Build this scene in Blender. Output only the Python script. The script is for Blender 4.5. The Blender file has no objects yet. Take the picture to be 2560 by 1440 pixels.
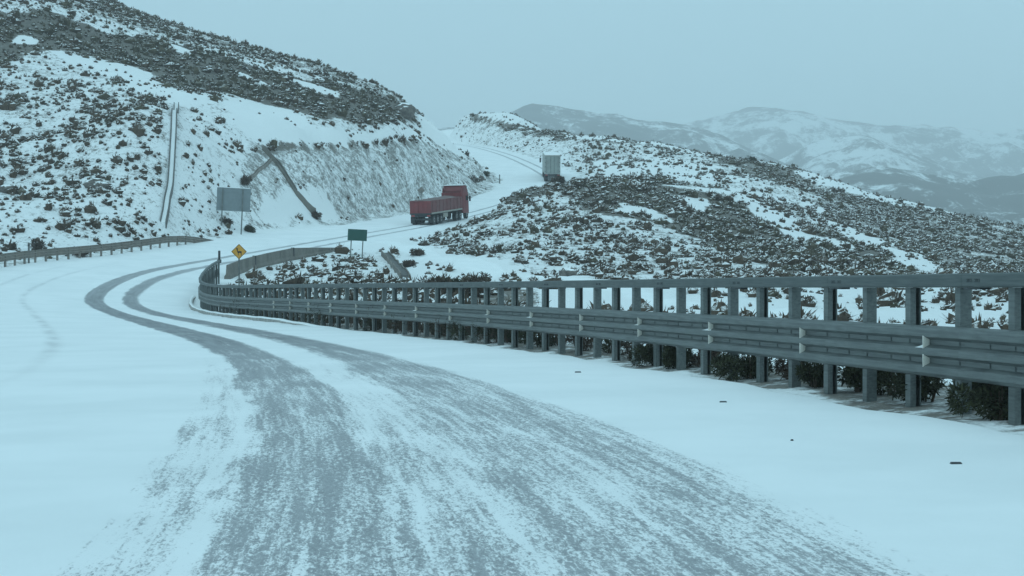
import bpy, math, random
import numpy as np
from mathutils import Vector, Matrix

# ------------------------------------------------------------------ camera, sky, sun, exposure
sc = bpy.context.scene
F = 4500.0 / 2560.0                       # focal length in picture widths
EYE = 1.35
cam_d = bpy.data.cameras.new("camera"); cam_d.sensor_width = 36.0; cam_d.lens = 36.0 * F
cam_d.clip_start = 0.1; cam_d.clip_end = 12000
cam = bpy.data.objects.new("camera", cam_d); sc.collection.objects.link(cam)
cam.location = (0, 0, EYE); cam.rotation_euler = (math.radians(90), 0, 0)
sc.camera = cam

SUN_EL, SUN_AZ = 58.0, 200.0
world = bpy.data.worlds.new("World"); sc.world = world; world.use_nodes = True
wn = world.node_tree; wn.nodes.clear()
w_out = wn.nodes.new("ShaderNodeOutputWorld"); w_bg = wn.nodes.new("ShaderNodeBackground")
w_sky = wn.nodes.new("ShaderNodeTexSky"); w_sky.sky_type = 'NISHITA'; w_sky.sun_disc = False
w_sky.sun_elevation = math.radians(SUN_EL); w_sky.sun_rotation = math.radians(SUN_AZ)
w_mix = wn.nodes.new("ShaderNodeMix"); w_mix.data_type = 'RGBA'
w_mix.inputs['Factor'].default_value = 0.94            # closed cloud deck over the clear sky
w_mix.inputs['B'].default_value = (4.65, 7.6, 8.85, 1)
wn.links.new(w_sky.outputs[0], w_mix.inputs['A']); wn.links.new(w_mix.outputs['Result'], w_bg.inputs['Color'])
w_bg.inputs['Strength'].default_value = 0.1
wn.links.new(w_bg.outputs[0], w_out.inputs['Surface'])

sun_d = bpy.data.lights.new("sun", 'SUN'); sun_d.energy = 0.58; sun_d.angle = math.radians(40)
sun_d.color = (0.60, 0.90, 1.0)
sun = bpy.data.objects.new("sun", sun_d); sc.collection.objects.link(sun)
a_ = math.radians(SUN_AZ); e_ = math.radians(SUN_EL)
sdir = Vector((math.sin(a_) * math.cos(e_), math.cos(a_) * math.cos(e_), math.sin(e_)))
sun.rotation_euler = sdir.to_track_quat('Z', 'Y').to_euler(); sun.location = (0, -40, 120)

sc.view_settings.view_transform = 'Standard'; sc.view_settings.look = 'None'
sc.view_settings.exposure = 0.0; sc.view_settings.gamma = 1.0
sc.render.engine = 'CYCLES'
sc.cycles.use_denoising = True
sc.cycles.max_bounces = 6; sc.cycles.diffuse_bounces = 3; sc.cycles.glossy_bounces = 2
sc.cycles.volume_bounces = 3

rng = np.random.default_rng(11); random.seed(11)
COL = sc.collection

# ------------------------------------------------------------------ helpers
def at(px, py, Y):
    """point that stands Y metres ahead at photo position (px, py)"""
    return np.array(((px - 1280) / 4500.0 * Y, Y, EYE + (720 - py) / 4500.0 * Y))

def tag(o, label=None, cat=None, group=None, kind=None):
    if label: o['label'] = label
    if cat: o['category'] = cat
    if group: o['group'] = group
    if kind: o['kind'] = kind
    return o

def empty(name, loc, rot=(0, 0, 0)):
    o = bpy.data.objects.new(name, None); COL.objects.link(o)
    o.location = loc; o.rotation_euler = rot; o.empty_display_size = 0.3
    return o

def mesh_np(name, v, f, smooth=False):
    """v (n,3), f (m,k) with k = 3 or 4"""
    v = np.asarray(v, dtype=np.float32); f = np.asarray(f, dtype=np.int32)
    me = bpy.data.meshes.new(name); k = f.shape[1]
    me.vertices.add(len(v)); me.vertices.foreach_set('co', v.ravel())
    me.loops.add(f.size); me.loops.foreach_set('vertex_index', f.ravel())
    me.polygons.add(len(f)); me.polygons.foreach_set('loop_start', np.arange(0, f.size, k, dtype=np.int32))
    me.polygons.foreach_set('use_smooth', np.full(len(f), smooth, dtype=bool))
    me.update(calc_edges=True)
    return me

def attr_f(me, name, vals):
    a = me.attributes.new(name, 'FLOAT', 'POINT'); a.data.foreach_set('value', np.asarray(vals, np.float32).ravel())

def attr_v(me, name, vals):
    a = me.attributes.new(name, 'FLOAT_VECTOR', 'POINT'); a.data.foreach_set('vector', np.asarray(vals, np.float32).ravel())

def obj(name, me, mat=None, parent=None, loc=None):
    o = bpy.data.objects.new(name, me); COL.objects.link(o)
    if mat and not me.materials: me.materials.append(mat)
    if parent: o.parent = parent
    if loc is not None: o.location = loc
    return o

class MB:
    def __init__(s): s.v = []; s.f = []
    def add(s, vs, fs):
        b = len(s.v); s.v += [tuple(map(float, p)) for p in vs]; s.f += [tuple(i + b for i in q) for q in fs]; return s
    def box(s, c, d, rx=0, ry=0, rz=0, bev=0.0, taper=(1, 1)):
        """box centred at c, size d; bev > 0 chamfers its vertical and horizontal edges a little; taper scales the top"""
        M = Matrix.Rotation(rz, 3, 'Z') @ Matrix.Rotation(ry, 3, 'Y') @ Matrix.Rotation(rx, 3, 'X')
        hx, hy, hz = d[0] / 2, d[1] / 2, d[2] / 2
        if bev <= 0:
            P = [(-hx, -hy, -hz), (hx, -hy, -hz), (hx, hy, -hz), (-hx, hy, -hz),
                 (-hx * taper[0], -hy * taper[1], hz), (hx * taper[0], -hy * taper[1], hz), (hx * taper[0], hy * taper[1], hz), (-hx * taper[0], hy * taper[1], hz)]
            Q = [(0, 3, 2, 1), (4, 5, 6, 7), (0, 1, 5, 4), (1, 2, 6, 5), (2, 3, 7, 6), (3, 0, 4, 7)]
        else:
            b = bev
            def ring(z, i, t):
                x, y = (hx - i) * t[0], (hy - i) * t[1]
                return [(-x + b, -y, z), (x - b, -y, z), (x, -y + b, z), (x, y - b, z), (x - b, y, z), (-x + b, y, z), (-x, y - b, z), (-x, -y + b, z)]
            P = ring(-hz, b, (1, 1)) + ring(-hz + b, 0, (1, 1)) + ring(hz - b, 0, taper) + ring(hz, b, taper)
            Q = [tuple(range(7, -1, -1)), tuple(range(24, 32))]
            for r in range(3):
                for i in range(8):
                    j = (i + 1) % 8; Q.append((r * 8 + i, r * 8 + j, r * 8 + 8 + j, r * 8 + 8 + i))
        return s.add([tuple(M @ Vector(p) + Vector(c)) for p in P], Q)
    def cyl(s, p0, p1, r0, r1=None, n=12, caps=True):
        r1 = r0 if r1 is None else r1
        p0 = Vector(p0); p1 = Vector(p1); ax = (p1 - p0).normalized()
        u = ax.orthogonal().normalized(); w = ax.cross(u)
        P = []
        for p, r in ((p0, r0), (p1, r1)):
            P += [tuple(p + r * (math.cos(2 * math.pi * i / n) * u + math.sin(2 * math.pi * i / n) * w)) for i in range(n)]
        Q = [(i, (i + 1) % n, n + (i + 1) % n, n + i) for i in range(n)]
        if caps: Q += [tuple(range(n - 1, -1, -1)), tuple(range(n, 2 * n))]
        return s.add(P, Q)
    def extrude(s, poly, d0, d1, plane='xz'):
        """closed polygon pulled from d0 to d1 along the remaining axis"""
        n = len(poly)
        def mk(p, d):
            return (p[0], d, p[1]) if plane == 'xz' else ((d, p[0], p[1]) if plane == 'yz' else (p[0], p[1], d))
        P = [mk(p, d0) for p in poly] + [mk(p, d1) for p in poly]
        Q = [tuple(range(n - 1, -1, -1)), tuple(range(n, 2 * n))] + [(i, (i + 1) % n, n + (i + 1) % n, n + i) for i in range(n)]
        return s.add(P, Q)
    def mesh(s, name, smooth=False):
        me = bpy.data.meshes.new(name); me.from_pydata(s.v, [], s.f); me.validate(); me.update()
        import bmesh
        bm = bmesh.new(); bm.from_mesh(me); bmesh.ops.recalc_face_normals(bm, faces=bm.faces); bm.to_mesh(me); bm.free()
        if smooth: me.polygons.foreach_set('use_smooth', [True] * len(me.polygons))
        return me
    def build(s, name, mat, parent=None, smooth=False, loc=None):
        return obj(name, s.mesh(name, smooth), mat, parent, loc)

def hash2(ix, iy, seed):
    h = (ix.astype(np.int64) * 374761393 + iy.astype(np.int64) * 668265263 + seed * 1442695041) & 0xffffffff
    h = ((h ^ (h >> 13)) * 1274126177) & 0xffffffff
    return ((h ^ (h >> 16)) & 0xffff) / 65535.0
def vnoise(x, y, seed=0):
    ix = np.floor(x); iy = np.floor(y); fx = x - ix; fy = y - iy
    fx = fx * fx * (3 - 2 * fx); fy = fy * fy * (3 - 2 * fy)
    ix = ix.astype(np.int64); iy = iy.astype(np.int64)
    a = hash2(ix, iy, seed); b = hash2(ix + 1, iy, seed); c = hash2(ix, iy + 1, seed); d = hash2(ix + 1, iy + 1, seed)
    return (a * (1 - fx) + b * fx) * (1 - fy) + (c * (1 - fx) + d * fx) * fy
def fbm(x, y, seed=0, octv=4):
    s = 0; a = 1.0; t = 0
    for i in range(octv):
        s = s + a * vnoise(x * 2 ** i, y * 2 ** i, seed + i * 7); t += a; a *= 0.5
    return s / t                                              # 0..1, mean .5

# ------------------------------------------------------------------ materials
def new_mat(name):
    m = bpy.data.materials.new(name); m.use_nodes = True
    nt = m.node_tree; return m, nt, nt.nodes, nt.nodes['Principled BSDF']

class NT:
    """short forms for shader nodes"""
    def __init__(s, nt): s.nt = nt; s.N = nt.nodes; s.L = nt.links
    def put(s, sock, v):
        if hasattr(v, 'node'): s.L.new(v, sock)
        else: sock.default_value = v
    def m(s, op, a, b=0.0, c=None, clamp=False):
        n = s.N.new('ShaderNodeMath'); n.operation = op; n.use_clamp = clamp
        s.put(n.inputs[0], a); s.put(n.inputs[1], b)
        if c is not None: s.put(n.inputs[2], c)
        return n.outputs[0]
    def ss(s, x, lo, hi, a=0.0, b=1.0):
        n = s.N.new('ShaderNodeMapRange'); n.interpolation_type = 'SMOOTHSTEP'
        s.put(n.inputs['Value'], x); s.put(n.inputs['From Min'], lo); s.put(n.inputs['From Max'], hi)
        s.put(n.inputs['To Min'], a); s.put(n.inputs['To Max'], b); return n.outputs[0]
    def noise(s, vec, scale, detail=3, rough=0.5, dist=0.0):
        n = s.N.new('ShaderNodeTexNoise'); s.L.new(vec, n.inputs['Vector'])
        n.inputs['Scale'].default_value = scale; n.inputs['Detail'].default_value = detail
        n.inputs['Roughness'].default_value = rough; n.inputs['Distortion'].default_value = dist
        return n.outputs['Fac']
    def mix(s, f, a, b):
        n = s.N.new('ShaderNodeMix'); n.data_type = 'RGBA'; s.put(n.inputs['Factor'], f)
        s.put(n.inputs['A'], a); s.put(n.inputs['B'], b); return n.outputs['Result']
    def obj(s):
        return s.N.new('ShaderNodeTexCoord').outputs['Object']
    def scale(s, v, k):
        n = s.N.new('ShaderNodeVectorMath'); n.operation = 'MULTIPLY'; s.L.new(v, n.inputs[0]); n.inputs[1].default_value = k
        return n.outputs[0]
    def attr(s, name, out='Fac'):
        n = s.N.new('ShaderNodeAttribute'); n.attribute_name = name; return n.outputs[out]
    def bump(s, h, strength=0.5, dist=0.05, bsdf=None):
        n = s.N.new('ShaderNodeBump'); n.inputs['Strength'].default_value = strength; n.inputs['Distance'].default_value = dist
        s.L.new(h, n.inputs['Height'])
        if bsdf: s.L.new(n.outputs[0], bsdf.inputs['Normal'])
        return n.outputs[0]

SNOW = (0.885, 0.895, 0.895, 1)
def plain(name, col, rough=0.6, metal=0.0, var=0.25, scale=3.0, dirt=None):
    """painted / raw surface with blotchy wear"""
    m, nt, N, b = new_mat(name); T = NT(nt)
    v = T.obj(); n1 = T.noise(v, scale, 5, 0.6); n2 = T.noise(v, scale * 9, 3, 0.6)
    f = T.ss(T.m('ADD', T.m('MULTIPLY', n1, 0.7), T.m('MULTIPLY', n2, 0.3)), 0.35, 0.68)
    lo = tuple(c * (1 - var) for c in col[:3]) + (1,); hi = tuple(min(1, c * (1 + var)) for c in col[:3]) + (1,)
    c = T.mix(f, lo, hi)
    if dirt is not None:
        c = T.mix(T.m('MULTIPLY', T.ss(T.noise(v, scale * 0.6, 6, 0.7), 0.45, 0.75), 0.7), c, tuple(dirt) + (1,))
    nt.links.new(c, b.inputs['Base Color']); b.inputs['Roughness'].default_value = rough; b.inputs['Metallic'].default_value = metal
    T.bump(n2, 0.15, 0.01, b)
    return m

M = {}
def mats():
    # galvanised steel, dulled and dusted
    m, nt, N, b = new_mat('galvanised_steel'); T = NT(nt)
    v = T.obj(); n1 = T.noise(v, 2.2, 6, 0.65); n2 = T.noise(T.scale(v, (0.6, 6, 14)), 3.0, 4, 0.6)
    f = T.ss(T.m('ADD', T.m('MULTIPLY', n1, 0.55), T.m('MULTIPLY', n2, 0.45)), 0.34, 0.66)
    nt.links.new(T.mix(f, (0.058, 0.072, 0.072, 1), (0.122, 0.138, 0.135, 1)), b.inputs['Base Color'])
    b.inputs['Metallic'].default_value = 0.25; nt.links.new(T.ss(n1, 0.3, 0.7, 0.45, 0.7), b.inputs['Roughness'])
    T.bump(n1, 0.08, 0.01, b); M['galv'] = m
    m2 = m.copy(); m2.name = 'galvanised_beam'; M['galv_beam'] = m2
    for nd in m2.node_tree.nodes:
        if nd.type == 'MIX': nd.inputs['A'].default_value = (0.092, 0.105, 0.104, 1); nd.inputs['B'].default_value = (0.185, 0.203, 0.198, 1)
    M['galv_old'] = plain('weathered_steel', (0.25, 0.225, 0.2), 0.7, 0.1, 0.2, 1.2, (0.2, 0.15, 0.12))
    M['concrete'] = plain('concrete', (0.36, 0.35, 0.33), 0.9, 0, 0.25, 2.0, (0.2, 0.18, 0.16))
    M['parapet'] = plain('stained_concrete', (0.19, 0.175, 0.155), 0.9, 0, 0.2, 1.0, (0.13, 0.115, 0.1))
    M['dark_metal'] = plain('dark_metal', (0.045, 0.05, 0.055), 0.6, 0.2, 0.3, 4)
    M['post_metal'] = plain('sign_post_paint', (0.16, 0.17, 0.165), 0.6, 0.2, 0.2, 4)
    M['sign_grey'] = plain('sign_back_aluminium', (0.22, 0.25, 0.26), 0.6, 0.2, 0.08, 1.5)
    M['sign_green'] = plain('sign_green', (0.008, 0.075, 0.06), 0.5, 0, 0.12, 2)
    M['sign_text'] = plain('sign_lettering', (0.12, 0.22, 0.2), 0.5, 0, 0.2, 4)
    M['sign_yellow'] = plain('sign_yellow', (0.72, 0.36, 0.05), 0.5, 0, 0.08, 3)
    M['black'] = plain('black_paint', (0.02, 0.02, 0.022), 0.55, 0, 0.2, 4)
    M['reflector'] = plain('reflector_plate', (0.80, 0.76, 0.68), 0.4, 0, 0.12, 12)
    M['rubber'] = plain('tyre_rubber', (0.025, 0.027, 0.03), 0.85, 0, 0.3, 5, (0.12, 0.12, 0.12))
    M['rim'] = plain('wheel_rim', (0.25, 0.25, 0.25), 0.5, 0.4, 0.2, 6)
    M['red'] = plain('truck_red', (0.20, 0.03, 0.034), 0.55, 0, 0.22, 1.0, (0.17, 0.07, 0.07))
    M['red_dust'] = plain('dusty_red_side', (0.19, 0.06, 0.062), 0.7, 0, 0.18, 0.8, (0.2, 0.11, 0.105))
    M['tarp'] = plain('dusty_tarpaulin', (0.17, 0.115, 0.11), 0.85, 0, 0.2, 1.0)
    M['pale_trim'] = plain('pale_trim', (0.36, 0.34, 0.3), 0.7, 0, 0.15, 2)
    M['lamp_red'] = plain('tail_lamp', (0.4, 0.06, 0.06), 0.3, 0, 0.1, 5)
    M['trailer'] = plain('trailer_box_grey', (0.38, 0.40, 0.38), 0.6, 0, 0.12, 1.0, (0.3, 0.3, 0.28))
    M['trailer_door'] = plain('trailer_door_grey', (0.30, 0.33, 0.31), 0.6, 0, 0.12, 1.2, (0.24, 0.24, 0.22))
    M['glass'] = plain('dark_glass', (0.03, 0.035, 0.04), 0.15, 0, 0.1, 3)
    M['marking'] = plain('stencilled_marking', (0.05, 0.055, 0.06), 0.7, 0, 0.2, 8)

    # clean snow (caps, drifts, paths)
    m, nt, N, b = new_mat('snow'); T = NT(nt); v = T.obj()
    n1 = T.noise(v, 0.8, 5, 0.6); n2 = T.noise(v, 6.0, 3, 0.6)
    nt.links.new(T.mix(T.ss(n1, 0.3, 0.7), (0.83, 0.85, 0.85, 1), (0.885, 0.895, 0.895, 1)), b.inputs['Base Color'])
    b.inputs['Roughness'].default_value = 0.75
    T.bump(T.m('ADD', T.m('MULTIPLY', n1, 0.8), T.m('MULTIPLY', n2, 0.2)), 0.35, 0.12, b); M['snow'] = m

    # hillside: thin snow on stony grassland
    m, nt, N, b = new_mat('snowy_hillside'); T = NT(nt); v = T.obj(); soil = T.m('ADD', T.attr('soil'), T.ss(T.attr('soil'), 0.12, 0.35, 0.0, 0.04)); cut = T.attr('cut')
    n1 = T.noise(v, 0.55, 5, 0.65); n2 = T.noise(v, 2.3, 4, 0.7); n3 = T.noise(v, 6.0, 4, 0.75)
    st = T.noise(T.scale(v, (1.0, 0.35, 0.5)), 1.6, 5, 0.7, 0.6)
    mixn = T.m('ADD', T.m('ADD', T.m('MULTIPLY', n1, 0.26), T.m('MULTIPLY', n2, 0.30)), T.m('ADD', T.m('MULTIPLY', n3, 0.22), T.m('MULTIPLY', st, 0.22)))
    thr = T.ss(soil, 0.0, 1.0, 0.66, 0.34)
    bare = T.ss(T.m('SUBTRACT', mixn, thr), -0.045, 0.065)
    earth = T.mix(T.ss(n2, 0.35, 0.65), (0.060, 0.048, 0.034, 1), (0.135, 0.112, 0.085, 1))
    earth = T.mix(T.m('MULTIPLY', cut, 0.8), earth, (0.20, 0.195, 0.18, 1))
    c = T.mix(T.m('MULTIPLY', bare, 0.92), SNOW, earth)
    nt.links.new(c, b.inputs['Base Color']); b.inputs['Roughness'].default_value = 0.85
    T.bump(T.m('ADD', n2, T.m('MULTIPLY', n3, 0.5)), 0.7, 0.25, b); M['hill'] = m

    # far mountains: snow with dark scrub
    m, nt, N, b = new_mat('distant_slopes'); T = NT(nt); v = T.obj()
    n1 = T.noise(v, 0.0026, 6, 0.6); n2 = T.noise(v, 0.022, 6, 0.8)
    f = T.ss(T.m('ADD', T.m('MULTIPLY', n1, 0.5), T.m('MULTIPLY', n2, 0.5)), 0.48, 0.56)
    nt.links.new(T.mix(f, (0.10, 0.095, 0.09, 1), (0.80, 0.83, 0.84, 1)), b.inputs['Base Color'])
    b.inputs['Roughness'].default_value = 0.9; M['far'] = m

    # tussocks and shrubs, a little snow left on the tops
    for key, nm, lo, hi, snow in (('tuft', 'brown_tussock', (0.030, 0.020, 0.014, 1), (0.115, 0.080, 0.052, 1), 0.61),
                                  ('tuft_olive', 'olive_tussock', (0.044, 0.034, 0.020, 1), (0.115, 0.095, 0.058, 1), 0.69),
                                  ('bush', 'dark_green_bush', (0.008, 0.011, 0.007, 1), (0.060, 0.062, 0.026, 1), 0.95),
                                  ('bush_brown', 'brown_bush', (0.05, 0.034, 0.026, 1), (0.12, 0.085, 0.062, 1), 0.86)):
        m, nt, N, b = new_mat(nm); T = NT(nt)
        v = T.obj(); tint = T.attr('tint'); oi = N.new('ShaderNodeObjectInfo')
        r = T.m('FRACT', T.m('ADD', tint, oi.outputs['Random']))
        geo = N.new('ShaderNodeNewGeometry')
        sep = N.new('ShaderNodeSeparateXYZ'); nt.links.new(geo.outputs['Normal'], sep.inputs[0])
        n = T.noise(geo.outputs['Position'], 7.5, 3, 0.75)
        base = T.mix(T.m('ADD', T.m('MULTIPLY', r, 0.5), T.m('SUBTRACT', T.m('MULTIPLY', n, 1.2), 0.35), None, True), lo, hi)
        top = T.ss(T.m('ADD', T.m('MULTIPLY', sep.outputs['Z'], 0.62), T.m('MULTIPLY', n, 0.55)), snow, snow + 0.16)
        nt.links.new(T.mix(T.m('MULTIPLY', top, 0.9), base, SNOW), b.inputs['Base Color'])
        b.inputs['Roughness'].default_value = 0.9; M[key] = m

    # boulder
    m, nt, N, b = new_mat('snow_capped_rock'); T = NT(nt)
    geo = N.new('ShaderNodeNewGeometry'); sep = N.new('ShaderNodeSeparateXYZ'); nt.links.new(geo.outputs['Normal'], sep.inputs[0])
    n = T.noise(T.obj(), 2.5, 5, 0.7)
    base = T.mix(T.ss(n, 0.35, 0.65), (0.10, 0.09, 0.082, 1), (0.2, 0.18, 0.16, 1))
    nt.links.new(T.mix(T.ss(T.m('ADD', sep.outputs['Z'], T.m('MULTIPLY', n, 0.4)), 0.78, 0.92), base, SNOW), b.inputs['Base Color'])
    T.bump(n, 0.5, 0.1, b); b.inputs['Roughness'].default_value = 0.9; M['rock'] = m

    # snow-covered road with bare wheel tracks; coordinates: s along, t across the uphill lane
    m, nt, N, b = new_mat('snowy_road'); T = NT(nt)
    st = T.attr('st', 'Vector'); sep = N.new('ShaderNodeSeparateXYZ'); nt.links.new(st, sep.inputs[0]); s = sep.outputs[0]; t = sep.outputs[1]
    big = T.noise(T.scale(st, (0.10, 0.45, 1)), 1.0, 3, 0.6)
    med = T.noise(T.scale(st, (0.28, 1.0, 1)), 1.5, 5, 0.65, 0.4)
    str_ = T.noise(T.scale(st, (0.06, 1.0, 1)), 3.2, 4, 0.65)
    fine = T.noise(T.scale(st, (0.28, 1, 1)), 30.0, 3, 0.65, 0.7)
    fine2 = T.noise(T.scale(st, (0.35, 1, 1)), 75.0, 2, 0.6, 0.4)
    near = T.ss(s, 16.0, 52.0, 1.0, 0.0); wv = T.m('ADD', 0.42, T.m('MULTIPLY', near, 0.58))
    t2 = T.m('ADD', t, T.m('MULTIPLY', T.m('SUBTRACT', big, 0.5), T.m('MULTIPLY', wv, 0.5)))
    t2 = T.m('ADD', t2, T.m('MULTIPLY', T.m('SUBTRACT', med, 0.5), T.m('MULTIPLY', wv, 0.55)))
    far = T.ss(s, 110.0, 165.0)
    def band(c, w, soft):
        d = T.m('ABSOLUTE', T.m('SUBTRACT', t2, c)); return T.ss(d, T.m('SUBTRACT', w, soft), T.m('ADD', w, soft), 1.0, 0.0)
    cL = T.m('ADD', T.m('MULTIPLY', near, 0.18), -1.02)
    wL = T.m('ADD', T.m('ADD', 0.56, T.m('MULTIPLY', near, 0.06)), T.m('MULTIPLY', far, -0.28))
    cR = T.m('ADD', T.m('MULTIPLY', near, 0.10), 1.0)
    wR = T.m('ADD', T.m('ADD', 0.50, T.m('MULTIPLY', near, 0.40)), T.m('MULTIPLY', far, -0.22))
    bl = band(cL, wL, 0.16); br = T.m('MULTIPLY', band(cR, wR, 0.26), T.m('SUBTRACT', 1.0, T.m('MULTIPLY', near, 0.12)))
    rim = T.m('MULTIPLY', T.m('MULTIPLY', band(-1.72, 0.30, 0.25), near), 0.64)
    mid = T.m('MULTIPLY', T.m('MULTIPLY', band(0.0, 0.30, 0.22), near), T.ss(s, 8.0, 26.0, 0.88, 0.46))
    cov = T.m('MAXIMUM', T.m('MAXIMUM', bl, br), T.m('MAXIMUM', rim, mid))
    rough_ = T.m('ADD', T.m('MULTIPLY', T.m('SUBTRACT', fine, 0.5), T.m('ADD', 0.8, T.m('MULTIPLY', near, 1.3))), T.m('MULTIPLY', T.m('SUBTRACT', fine2, 0.5), T.m('ADD', 0.6, near)))
    rough_ = T.m('ADD', rough_, T.m('MULTIPLY', T.m('SUBTRACT', med, 0.5), 1.1))
    rough_ = T.m('ADD', rough_, T.m('MULTIPLY', T.m('SUBTRACT', str_, 0.5), 1.3))
    rake = T.noise(T.scale(st, (0.035, 1, 1)), 11.0, 4, 0.7)
    rough_ = T.m('ADD', rough_, T.m('MULTIPLY', T.m('SUBTRACT', rake, 0.5), T.m('ADD', 0.6, T.m('MULTIPLY', near, 1.3))))
    shift = T.m('ADD', 0.5, T.m('MULTIPLY', near, 0.33))
    bare = T.m('MULTIPLY', T.ss(T.m('ADD', T.m('MULTIPLY', cov, 1.0), T.m('MULTIPLY', rough_, T.ss(cov, 0.0, 0.35))), T.m('SUBTRACT', shift, 0.26), T.m('ADD', shift, 0.46)), T.ss(cov, 0.02, 0.25))
    # faint older pair of tracks in the other lane
    fs = T.m('MULTIPLY', T.ss(s, 18, 50), T.ss(s, 118, 140, 1.0, 0.0))
    o1 = band(-4.9, 0.16, 0.16); o2 = band(-7.0, 0.14, 0.16)
    old = T.m('MULTIPLY', T.m('MULTIPLY', T.m('MAXIMUM', o1, o2), fs), T.m('MULTIPLY', T.ss(med, 0.3, 0.7), 0.3))
    film = T.mix(T.ss(T.m('ADD', T.m('ADD', T.m('MULTIPLY', fine2, 0.45), T.m('MULTIPLY', rake, 0.3)), T.m('MULTIPLY', med, 0.25)), 0.38, 0.62), (0.10, 0.10, 0.112, 1), (0.31, 0.312, 0.33, 1))
    film2 = T.mix(T.ss(T.m('ADD', T.m('MULTIPLY', str_, 0.65), T.m('MULTIPLY', fine, 0.35)), 0.36, 0.64), (0.05, 0.052, 0.062, 1), (0.24, 0.242, 0.26, 1))
    film = T.mix(T.ss(s, 30, 48), film, film2)
    snowc = T.mix(T.ss(T.noise(st, 0.35, 5, 0.6), 0.3, 0.7), (0.79, 0.805, 0.81, 1), (0.865, 0.873, 0.878, 1))
    c = T.mix(T.m('MAXIMUM', T.m('MULTIPLY', bare, T.ss(s, 80, 170, 0.92, 0.62)), old), snowc, film)
    nt.links.new(c, b.inputs['Base Color']); nt.links.new(T.ss(bare, 0, 1, 0.8, 0.55), b.inputs['Roughness'])
    hgt = T.m('ADD', T.m('MULTIPLY', bare, -0.9), T.m('ADD', T.m('MULTIPLY', fine, T.m('MULTIPLY', bare, 0.7)), T.m('ADD', T.m('MULTIPLY', T.noise(st, 1.2, 4, 0.6), 0.6), T.m('MULTIPLY', T.noise(st, 14.0, 4, 0.7), 0.28))))
    T.bump(hgt, 0.45, 0.035, b); M['road'] = m
mats()

# ------------------------------------------------------------------ the road's line
# uphill lane centre x, y, z, distance to the barrier side (r), to the hill side (l), bank
CP = np.array([
    (2.2, -30, 0, 6.6, 8, -.015), (1.4, -14, 0, 6.6, 8, -.015), (0.6, 0, 0, 6.5, 8, -.015), (-0.1, 8.4, 0, 6.0, 8, -.015), (-0.5, 12.5, 0, 5.9, 8, -.015), (-1.5, 20, 0, 5.8, 8, -.015),
    (-3.9, 34, 0, 5.4, 8, -.013), (-7.4, 49, 0, 5.0, 8, -.01), (-11.5, 64, 0, 4.45, 8, -.005), (-15.2, 77, .03, 4.3, 8.5, .01), (-18.5, 88, .13, 4.3, 9.2, .03),
    (-21.6, 98, .4, 4.7, 9.8, .05), (-23.9, 108, .87, 5.1, 10.4, .06), (-24.9, 118, 1.7, 5.1, 10.4, .06), (-24.9, 128, 2.45, 4.8, 9.8, .065),
    (-23.8, 138, 3.15, 4.1, 8.6, .07), (-21.3, 150, 4.1, 3.5, 8.2, .08), (-17.9, 165, 5.36, 3.3, 8.2, .08), (-14.5, 180, 6.62, 3.8, 8.2, .06),
    (-10, 200, 8.3, 4, 8.2, .03), (-5.5, 220, 10.2, 4.2, 8.2, .01), (-1, 240, 12.4, 4.2, 8, 0), (3, 260, 14.8, 4.4, 7.8, 0), (5.6, 275, 16.7, 4.8, 7.6, -.01),
    (6.6, 290, 18.6, 5.2, 7.8, -.02), (5.8, 304, 20.6, 4.8, 7.6, -.02), (3.2, 322, 23.3, 4.4, 7.2, -.02), (0.2, 338, 25.8, 4.2, 7, 0), (-2.8, 354, 28.0, 4, 6, 0),
    (-7.2, 374, 30.6, 4, 6, 0), (-13, 396, 33, 4, 6, 0), (-22, 420, 36, 4, 6, 0), (-34, 448, 39, 4, 6, 0)], float)

def catmull(P, n=24):
    out = []
    for i in range(1, len(P) - 2):
        p0, p1, p2, p3 = P[i - 1], P[i], P[i + 1], P[i + 2]
        t = np.linspace(0, 1, n, endpoint=False)[:, None]
        out.append(0.5 * (2 * p1 + (p2 - p0) * t + (2 * p0 - 5 * p1 + 4 * p2 - p3) * t ** 2 + (3 * p1 - p0 - 3 * p2 + p3) * t ** 3))
    return np.vstack(out)

def resample(P, step, cols=3):
    d = np.r_[0, np.cumsum(np.linalg.norm(np.diff(P[:, :cols], axis=0), axis=1))]
    s = np.arange(0, d[-1], step)
    return np.stack([np.interp(s, d, P[:, k]) for k in range(P.shape[1])], 1), s

RC, RS = resample(catmull(CP), 1.0, 2)
for _ in range(6):                                   # ease the joints of the curve
    RC[1:-1] = 0.25 * RC[:-2] + 0.5 * RC[1:-1] + 0.25 * RC[2:]
tan = np.gradient(RC[:, :2], axis=0); tan /= np.linalg.norm(tan, axis=1)[:, None]
NRM = np.stack([tan[:, 1], -tan[:, 0]], 1)          # to the right
RS = np.r_[0, np.cumsum(np.linalg.norm(np.diff(RC[:, :2], axis=0), axis=1))]
RS -= np.interp(0, RC[:, 1][:60], RS[:60])          # s = 0 beside the camera

def road_pt(i, t):
    """point on the road, t metres right of the lane centre"""
    c = RC[i]; p = c[:2] + NRM[i] * t
    return np.array((p[0], p[1], c[2] - c[5] * t))

def road_line(off):
    """3D line at off(i) metres right of the lane centre"""
    return np.array([road_pt(i, off(i)) for i in range(len(RC))])

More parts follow.
